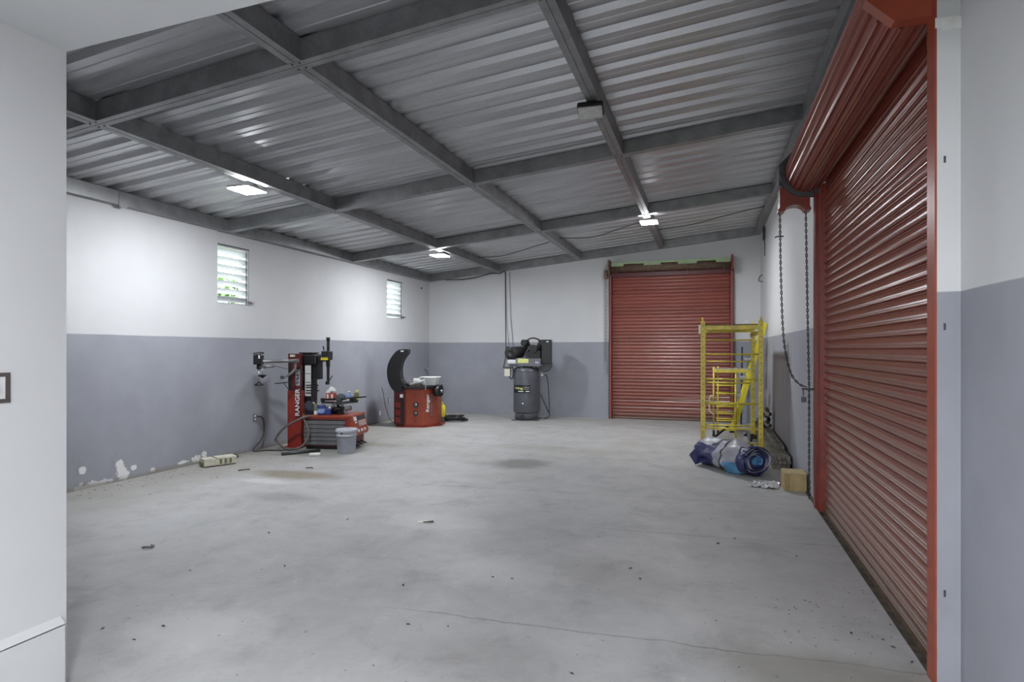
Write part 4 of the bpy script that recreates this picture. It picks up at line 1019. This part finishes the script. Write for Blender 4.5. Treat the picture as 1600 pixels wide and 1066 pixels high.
# cable coil high on the right wall
rnd = random.Random(2); pts = []
for k in range(60):
    a = k*.55; pts.append((XR-.04-.01*math.sin(k), 11.75+(.10+.03*math.sin(k*.7))*math.sin(a), 3.62+.13*math.cos(a)))
pts += [(XR-.03, 11.72, 3.4), (XR-.03, 11.70, 3.25), (XR-.03, 11.7, 3.2)]
o = MB().tube(pts, .008, 5).build('cable_coil', M_cord); tag(o, 'coil of black cable hung high on the right wall in the far corner', 'cable')
o = MB().tube(bez([(XR-.005, 12.55, 2.95), (XR-.06, 12.5, 2.9), (XR-.07, 12.45, 2.83), (XR-.01, 12.4, 2.8)], 5), .012, 6).build('wall_loop', M_mgrey); tag(o, 'small grey loop on the right wall below the cable coil', 'hook')
# plates / screws on the near right pilaster
for z in (1.60, 2.34, .42):
    o = MB().box((-.004, -.003, -.015), (.004, 0, .015)).build('wall_slot', M_dgrey, loc=(.992, 3.1, z)); tag(o, {1.60: 'small dark slot in the near pilaster just under the paint line', 2.34: 'small dark slot in the white part of the near pilaster', .42: 'small dark slot low on the near pilaster'}[z], 'slot')
o = MB().box((-.045, -.006, -.02), (.045, 0, .025)).build('pilaster_tab', M_white, loc=(1.0, 3.1, 2.945), bevel=.002); tag(o, 'white painted metal tab at the top of the near pilaster', 'metal tab')
o = MB().box((-.03, -.003, -.014), (.03, .003, .014)).build('wall_note', M_white, loc=(.73, YB-.004, 2.07)); tag(o, 'small white tag on the far wall above the yellow scaffold', 'tag')

# ------------------------------------------------------------------ scaffold
SX0, SX1, SY0, SY1 = -.075, .685, 8.86, 10.40
Sq = thing('scaffold', 'yellow rolling scaffold with a wooden top deck beside the right wall', 'scaffold', ((SX0+SX1)/2, (SY0+SY1)/2, 0))
ox, oy = Sq.location.x, Sq.location.y
X0, X1, Y0, Y1 = SX0-ox, SX1-ox, SY0-oy, SY1-oy
for X in (X0, X1):
    for Y in (Y0, Y1):
        po = MB().box((X-.03, Y-.026, .13), (X+.03, Y+.026, 1.90)).build('post', M_yellow, Sq, bevel=.003)
        MB().cyl((X, Y, 1.90), (X, Y, 1.95), .014, n=8).build('pin', M_yellow, po)
        h = MB()
        for k in range(22): h.box((X-.005, Y-.0275, .25+k*.075), (X+.005, Y-.0255, .262+k*.075))
        q = h.build('peg_holes', M_black, po); q['kind'] = 'stuff'
        wy = MB().cyl((X-.018-.03, Y-.02, .065), (X+.018-.03, Y-.02, .065), .063, n=18).build('caster', M_rubber, Sq)
        MB().bar((X-.03, Y-.02, .065), (X, Y, .14), .05, .02).build('caster_fork', M_dgrey, wy)
for Y, zs in ((Y0, (.19, .39, .745, 1.08, 1.43)), (Y1, (.25, .6, .95, 1.30, 1.65))):
    for z in zs: MB().cyl((X0, Y, z), (X1, Y, z), .0125, n=8).build('rung', M_yellow, Sq)
for X in (X0, X1):
    for z in (1.70,): 
        MB().box((X-.015+(.03 if X < 0 else -.03), Y0, z), (X+.015+(.03 if X < 0 else -.03), Y1, z+.055)).build('side_rail', M_yellow, Sq, bevel=.003)
MB().box((X0+.02, Y0+.0, 1.775), (X1-.02, Y0+.03, 1.835)).box((X0+.02, Y1-.03, 1.775), (X1-.02, Y1, 1.835)).build('deck_frame', M_yellow, Sq, bevel=.003)
for k in range(2):
    MB().box((X0+.03+k*.352, Y0+.01, 1.837), (X0+.03+k*.352+.345, Y1-.01, 1.853)).build('deck_board', M_wood, Sq)
MB().box((X0-.06, Y0+.05, 1.72), (X0-.03, Y0+.12, 1.85)).build('hook_plate', M_whitep, Sq)
# low rolling work platform inside/behind the scaffold
Pq = thing('work_platform', 'small yellow wheeled step platform standing inside the scaffold', 'platform', (.33, 10.95, 0))
w, d, hz = .27, .16, 1.16
zpf = 1.16
for x in (-.245, -.17):
    pl = MB().cyl((x, -.15 if x < -.2 else .15, .06), (x, -.15 if x < -.2 else .15, zpf+.04), .014, n=8).build('post', M_yellow, Pq)
    MB().cyl((x-.02, -.15 if x < -.2 else .15, .055), (x+.02, -.15 if x < -.2 else .15, .055), .055, n=16).build('caster', M_rubber, Pq)
for y in (-.15, .15):
    MB().cyl((.11, y, 0), (.11, y, zpf+.02), .014, n=8).build('post', M_yellow, Pq)
    for z in (.12, .28, .40, .52, .74, .88): MB().cyl((-.2, y, z), (.12, y, z), .011, n=8).build('brace', M_yellow, Pq)
MB().box((-.25, -.17, zpf-.06), (.38, -.14, zpf)).box((-.25, .14, zpf-.06), (.38, .17, zpf)).box((.35, -.14, zpf-.06), (.38, .14, zpf)).box((-.25, -.14, zpf-.06), (-.22, .14, zpf)).build('frame', M_yellow, Pq, bevel=.003)
MB().box((-.24, -.16, zpf), (.37, .16, zpf+.014)).build('platform', sm('galv tread', (.33, .33, .34), .5, metal=.5), Pq)
MB().tube(bez([(-.26, -.17, .7), (-.30, -.18, .69), (-.31, -.18, .6), (-.31, -.18, .45), (-.29, -.18, .42), (-.24, -.17, .38)], 5), .014, 8).build('handle', sm('handle cream', (.62, .55, .28), .5), Pq)
# fibreglass step ladder leaning on the right wall
Lq = thing('step_ladder', 'bright yellow fibreglass step ladder with grey treads leaning on the right wall', 'ladder', (.42, 11.6, 0))
ltx, ltz = .53, 1.95
for y in (-.2, .2):
    MB().bar((0, y, .03), (ltx, y*.75, ltz), .03, .085).build('stile', M_yellowb, Lq, bevel=.004)
    MB().box((-.06, y-.02, 0), (.05, y+.02, .05)).build('foot', M_rubber, Lq)
for k in range(5):
    t = (.16+.17*k); x, z = ltx*t, .03+(ltz-.03)*t
    MB().box((x-.15, -.21+.05*t, z-.012), (x+.03, .21-.05*t, z+.022)).build('tread', sm('grey tread', (.38, .38, .39), .45, metal=.4), Lq, bevel=.003)
MB().bar((ltx-.05, 0, ltz), (ltx+.02, 0, ltz), .34, .05).build('top_cap', M_yellowb, Lq)
# black post behind the platform and a dark strut
o = MB().bar((0, 0, 0), (.02, .03, 1.55), .035, .03).build('black_strut', M_black, loc=(.62, 12.72, 0)); tag(o, 'black upright bar leaning on the far wall behind the scaffold', 'bar')
o = MB().bar((0, 0, .02), (.22, .1, .2), .03, .03).build('jack_handle', M_black, loc=(.10, 10.62, 0)); tag(o, 'short black handle sticking out under the step platform', 'handle')
# pieces of hardware on the floor by the wall
rnd = random.Random(9)
for k, (u, v, lab) in enumerate([(1166, 688, 'small chrome and black coupling on the floor inside the scaffold'), (1178, 686, 'rusty coupling beside the chrome one inside the scaffold'), (1170, 702, 'black coupling behind the blue tarp roll')]):
    p = on_floor(u, v)
    o = thing('pipe_coupling', lab, 'coupling', p, rnd.random()*3)
    MB().cyl((-.06, 0, .035), (.06, 0, .035), .035, n=12).build('sleeve', (M_steel, M_brown, M_blackm)[k], o)
    MB().cyl((0, 0, .03), (.01, .02, .10), .024, n=10).build('branch', (M_blackm, M_mgrey, M_steel)[k], o)
    MB().lathe([(.02, -.01), (.032, 0), (.02, .014)], (.01, .02, .11), 10).build('nut', M_steel, o)
o = thing('clamp_pile', 'pile of dark and chrome clamps on the bars behind the right scaffold post', 'clamps', (.90, 10.4, .225))
for k in range(9):
    a = rnd.random()*6; z = .035+.03*k
    MB().cyl((rnd.uniform(-.05, .03), rnd.uniform(-.15, .15), z), (rnd.uniform(-.05, .04), rnd.uniform(-.15, .15), z+.03), .03, n=10).build('clamp', (M_blackm, M_steel, M_dgrey)[k % 3], o)
# stacked bars along the right wall
k = 0
grp = 'bars stacked along the right wall'
rows = [(0, 4), (1, 4), (2, 4), (3, 2)]
bp = None
for r_, n_ in rows:
    for c_ in range(n_):
        L = 3.7+.25*rnd.random(); y0 = 8.12+.03*rnd.random()+(.5 if r_ == 3 else 0)
        x = .79+c_*.052+.012*(r_ % 2) if r_ < 3 else .88+c_*.055; z = r_*.055
        mm = MB().box((-.024, 0, .002), (.024, L-(.5 if r_ == 3 else 0), .053))
        o = mm.build('steel_bar', M_bar, loc=(min(x, .97), y0, z+.0), bevel=.004)
        wh = (['outermost long grey bar', 'second long grey bar from outside', 'third long grey bar from outside', 'wall side long grey bar'] if n_ == 4 else ['room side long grey bar', 'wall side long grey bar'])[c_]
        tag(o, wh+' in the '+['bottom', 'second', 'third', 'top'][r_]+' layer by the right wall', 'bar', grp)
# cardboard box and foil
p = Vector((.875, 6.99, 0))
o = thing('cardboard_box', 'small tan cardboard box on the floor by the long door jamb', 'box', (.872, 7.03, 0), math.radians(2))
MB().box((-.11, -.13, 0), (.105, .13, .185)).build('box', M_card, o, bevel=.004)
MB().prism([(-.112, -.134), (-.112, .132), (.107, .132), (.107, -.134), (-.05, -.134), (-.07, -.15)], .185, .19, 'z').build('flap', sm('cardboard top', (.45, .36, .19), .8), o)
MB().box((-.112, -.134, .0), (-.06, -.13, .19)).build('corner_crease', sm('cardboard crease', (.28, .2, .09), .8), o)
mm = MB(); G = 16; vs = []; rnd = random.Random(4)
for i in range(G):
    for j in range(G):
        vs.append((i/(G-1)*.28-.14+rnd.uniform(-.006, .006), j/(G-1)*.36-.18+rnd.uniform(-.006, .006), .004+.022*rnd.random()))
mm.add(vs, [(i*G+j, i*G+j+1, (i+1)*G+j+1, (i+1)*G+j) for i in range(G-1) for j in range(G-1)])
o = mm.build('bubble_wrap', sm('silvery wrap', (.6, .6, .62), .22, metal=.35), loc=(.60, 7.12, 0), rot=(0, 0, -.25)); tag(o, 'crumpled silvery bubble wrap on the floor left of the cardboard box', 'bubble wrap')

# ------------------------------------------------------------------ rolled tarp
Tq = thing('tarp_roll', 'rolled blue and grey tarpaulin tied with black straps in front of the scaffold', 'tarpaulin', (.30, 7.85, 0))
A = Vector((.24, -.30, .185)); Bv = Vector((-.34, .40, .16)); ax = (Bv-A).normalized(); sd = ax.cross(Vector((0, 0, 1))).normalized(); up = sd.cross(ax)
rnd = random.Random(21); n, m_ = 40, 18; rings = []
def rad(t, a):
    base = .205-.02*math.cos(t*9)+.015*math.sin(a*3+t*7)+.010*math.sin(a*7-t*11)+.008*math.sin(a*11+t*23)
    base -= .03*math.exp(-((t-.42)/.05)**2)+.025*math.exp(-((t-.12)/.04)**2)
    base += .03*math.exp(-((t-.85)/.15)**2)*math.cos(a-.6)
    if t > .93: base *= 1-.35*((t-.93)/.07)
    return base
vs = []
for i in range(m_+1):
    t = i/m_; c = A.lerp(Bv, t)
    for k in range(n):
        a = 2*PI*k/n; r = rad(t, a)+rnd.uniform(-.003, .003); w = c+(sd*math.cos(a)*1.12+up*math.sin(a)*.9)*r
        w.z = max(w.z, .004); vs.append(w)
def strip(i0, i1, mat, nm, off=0.0, k0=0, k1=n):
    mm = MB(); V = []; F = []
    ks = list(range(k0, k1+1))
    for i in range(i0, i1+1):
        for k in ks: V.append(vs[i*n+k % n]+(vs[i*n+k % n]-A.lerp(Bv, i/m_)).normalized()*off)
    L = len(ks)
    for i in range(i1-i0):
        for k in range(L-1): F.append((i*L+k, i*L+k+1, (i+1)*L+k+1, (i+1)*L+k))
    return mm.add(V, F, True).build(nm, mat, Tq)
strip(0, 1, M_tarp, 'outer_edge'); strip(1, 7, M_tarpg, 'grey_wrap'); strip(7, 10, M_tarpg, 'grey_fold')
strip(10, m_, M_tarp, 'blue_wrap'); strip(1, 6, M_tarpl, 'light_blue_patch', .004, 21, 27)
strip(12, m_, M_tarpg, 'grey_top', .004, 8, 15)
def hoop(t, r0=.0, nm='strap', mat=M_black, rr=.011):
    c = A.lerp(Bv, t); P = []
    for k in range(n):
        a = 2*PI*k/n; w = c+(sd*math.cos(a)*1.12+up*math.sin(a)*.9)*(rad(t, a)+.006+r0); w.z = max(w.z, .012); P.append(w)
    MB().tube(P, rr, 6, True).build(nm, mat, Tq)
hoop(.42); hoop(.12, rr=.007)
MB().box((-.05, -.03, 0), (.05, .03, .03)).build('buckle', M_black, Tq, bevel=.01, loc=tuple(A.lerp(Bv, .33)+up*.17), rot=(.1, .2, .8))
# spiral end facing the room
cv = A-ax*.0
def spiral(turns, r0, r1, mat, nm, ph=0, push=0.0, w=.03):
    V = []; F = []; N = int(turns*26)
    for k in range(N+1):
        a = ph+2*PI*turns*k/N; r = r0+(r1-r0)*k/N+.006*math.sin(a*5); rr = r*(1+.06*math.sin(a*2+1))
        p = cv+(sd*math.cos(a)*1.12+up*math.sin(a)*.9)*rr; p.z = max(p.z, .008)
        V += [p-ax*push-ax*.012*math.sin(k*.7), p+ax*w]
    for k in range(N): F.append((2*k, 2*k+2, 2*k+3, 2*k+1))
    o = MB().add(V, F, True).build(nm, mat, Tq); sdm = o.modifiers.new('solid', 'SOLIDIFY'); sdm.thickness = .007
spiral(2.6, .09, .20, M_tarp, 'tarp_layers', 0, .015, .10)
spiral(2.3, .1, .19, M_tarpg, 'tarp_layers', 1.0, .005, .08)
spiral(2.2, .015, .075, M_tarpl, 'tarp_core', .5, .02, .08)
V = [cv+ax*.05]+[cv+ax*.05+(sd*math.cos(2*PI*k/n)*1.12+up*math.sin(2*PI*k/n)*.9)*.19 for k in range(n)]
for w in V: w.z = max(w.z, .006)
MB().add(V, [(0, 1+k, 1+(k+1) % n) for k in range(n)]).build('inner_layers', M_tarp, Tq)
# loose pointed flap at the left end
e = Bv
fl_v = [e+Vector((.12, -.05, .10)), e+Vector((-.04, -.12, .15)), e+Vector((-.20, -.18, -.03)), e+Vector((-.12, -.26, -.14)), e+Vector((.08, -.3, -.05)), e+Vector((.02, .1, .1))]
MB().add(fl_v, [(0, 1, 5), (0, 4, 3, 1), (1, 3, 2), (1, 2, 5)]).build('loose_flap', M_tarp, Tq)

# ------------------------------------------------------------------ floor oddments
p = on_floor(340, 729)
o = thing('vent_block', 'cream slotted concrete block on the floor by the left wall', 'block', (-6.03, 6.13, 0), math.radians(64))
zz = .105
bl = MB().box((-.20, -.09, .015), (.20, .09, .085)).build('block', sm('cream block', (.52, .50, .40), .8, var=.12, bump=.3), o, bevel=.004)
MB().box((-.198, -.088, .085), (-.06, .088, .107)).build('raised_cap', sm('cream block top', (.55, .53, .44), .8), o, bevel=.004)
MB().box((-.04, -.092, .085), (.20, .088, .112)).build('raised_cap', sm('cream block top', (.55, .53, .44), .8), o, bevel=.004)
for x in (.0, .06, .12): MB().box((x-.014, -.0945, .03), (x+.014, -.088, .09)).build('slot', M_olive, o)
MB().box((-.205, -.06, .02), (-.199, .085, .06)).build('side_recess', M_olive, o)
MB().box((-.18, -.07, 0), (.18, .07, .016)).build('foot', M_bar, o)
o = MB().lathe([(.0, 0), (.045, .005), (.04, .03), (.015, .05), (0, .055)], (0, 0, 0), 9).build('dark_rag', sm('dark clump', (.05, .052, .04), .9, bump=.5), loc=(-6.22, 6.62, 0)); tag(o, 'dark green clump at the foot of the left wall beside the cream block', 'rag')
o = MB().tube([(0, 0, .01), (.03, .01, .016), (.055, .03, .012), (.05, .055, .012), (.02, .06, .012)], .008, 6).build('plastic_scrap', M_mgrey, loc=tuple(on_floor(222, 858))); tag(o, 'small curled grey scrap on the floor near the left wall shadow', 'scrap')
o = MB().add([(0, 0, .002), (.09, .02, .004), (.13, .07, .012), (.05, .075, .004), (-.02, .04, .003)], [(0, 1, 2, 3, 4)]).build('paper_scrap', M_paper, loc=tuple(on_floor(653, 817))); tag(o, 'pale torn paper scrap lying mid floor', 'paper')
o = MB().tube([(0, 0, .006), (.05, .02, .01), (.085, .03, .012)], [.003, .005, .007], 6).build('dark_twig', M_brown, loc=tuple(on_floor(661, 817))); tag(o, 'dark twig beside the pale paper scrap', 'twig')
o = MB().tube([(0, 0, .006), (.05, .06, .01), (.10, .09, .01)], .007, 6).build('floor_stick', M_brown, loc=tuple(on_floor(372, 736))); tag(o, 'thin dark stick on the floor in front of the cream block', 'stick')
o = MB().tube([(0, 0, .006), (.06, .02, .01), (.1, .0, .008)], .007, 6).build('floor_stick', M_brown, loc=tuple(on_floor(478, 732))); tag(o, 'short brown stick on the dirty patch in front of the bucket', 'stick')
# dry leaves / crumbs scattered about
lf = None; k = 0
for u, v in [(742, 768), (630, 915), (638, 976), (700, 979), (985, 889), (445, 885), (770, 902), (420, 833), (543, 812), (894, 1053), (297, 892), (255, 979), (160, 983), (210, 1000), (1000, 905), (1148, 842), (1245, 870), (1122, 850), (1395, 1012), (1425, 1035), (1380, 1000), (1330, 990), (800, 905), (1180, 770), (255, 735), (285, 742)]:
    p = on_floor(u, v)
    if lf is None: lf = o = MB().add([(-.018, 0, .003), (0, -.008, .006), (.02, .002, .008), (.002, .009, .004), (0, 0, .012)], [(0, 1, 4), (1, 2, 4), (2, 3, 4), (3, 0, 4), (0, 3, 2, 1)]).build('dirt_crumb', sm('crumb', (.06, .05, .04), .9))
    else: o = copy(lf)
    o.location = (p.x, p.y, -.002); o.rotation_euler = (0, 0, k*1.7); o.scale = (.6+.5*((k*37) % 10)/10,)*3; k += 1
    tag(o, 'small dark dirt crumb lying on the concrete floor', 'crumb', 'dirt crumbs scattered on the floor')
rnd = random.Random(33); mm = MB()
def crumb(x, y, s):
    if (x > .7 and y > 6.8) or (x < -4.9 and 7.1 < y < 8.3) or (x < -4.9 and 9.9 < y < 11.3) or (x < -5.8 and 5.8 < y < 6.5): return
    a = rnd.random()*6; c, q = math.cos(a)*s, math.sin(a)*s; z = s*.6
    mm.add([(x-c, y-q, 0), (x+q*.6, y-c*.6, 0), (x+c, y+q, 0), (x-q*.6, y+c*.6, 0), (x, y, z)], [(0, 1, 4), (1, 2, 4), (2, 3, 4), (3, 0, 4)])
for i in range(330):
    r = rnd.random()
    if r < .45: crumb(XL+.05+abs(rnd.gauss(0, .4)), rnd.uniform(4.3, 8.0), rnd.uniform(.004, .014))
    elif r < .75: crumb(.95-abs(rnd.gauss(0, .35)), rnd.uniform(3.0, 4.2), rnd.uniform(.003, .012))
    else: crumb(rnd.uniform(-6, .9), rnd.uniform(2.2, 12), rnd.uniform(.003, .009))
o = mm.build('floor_grit', sm('grit', (.19, .175, .15), .95), recalc=False); tag(o, 'loose grit and dirt scattered along the walls and doors', 'grit', kind='stuff')
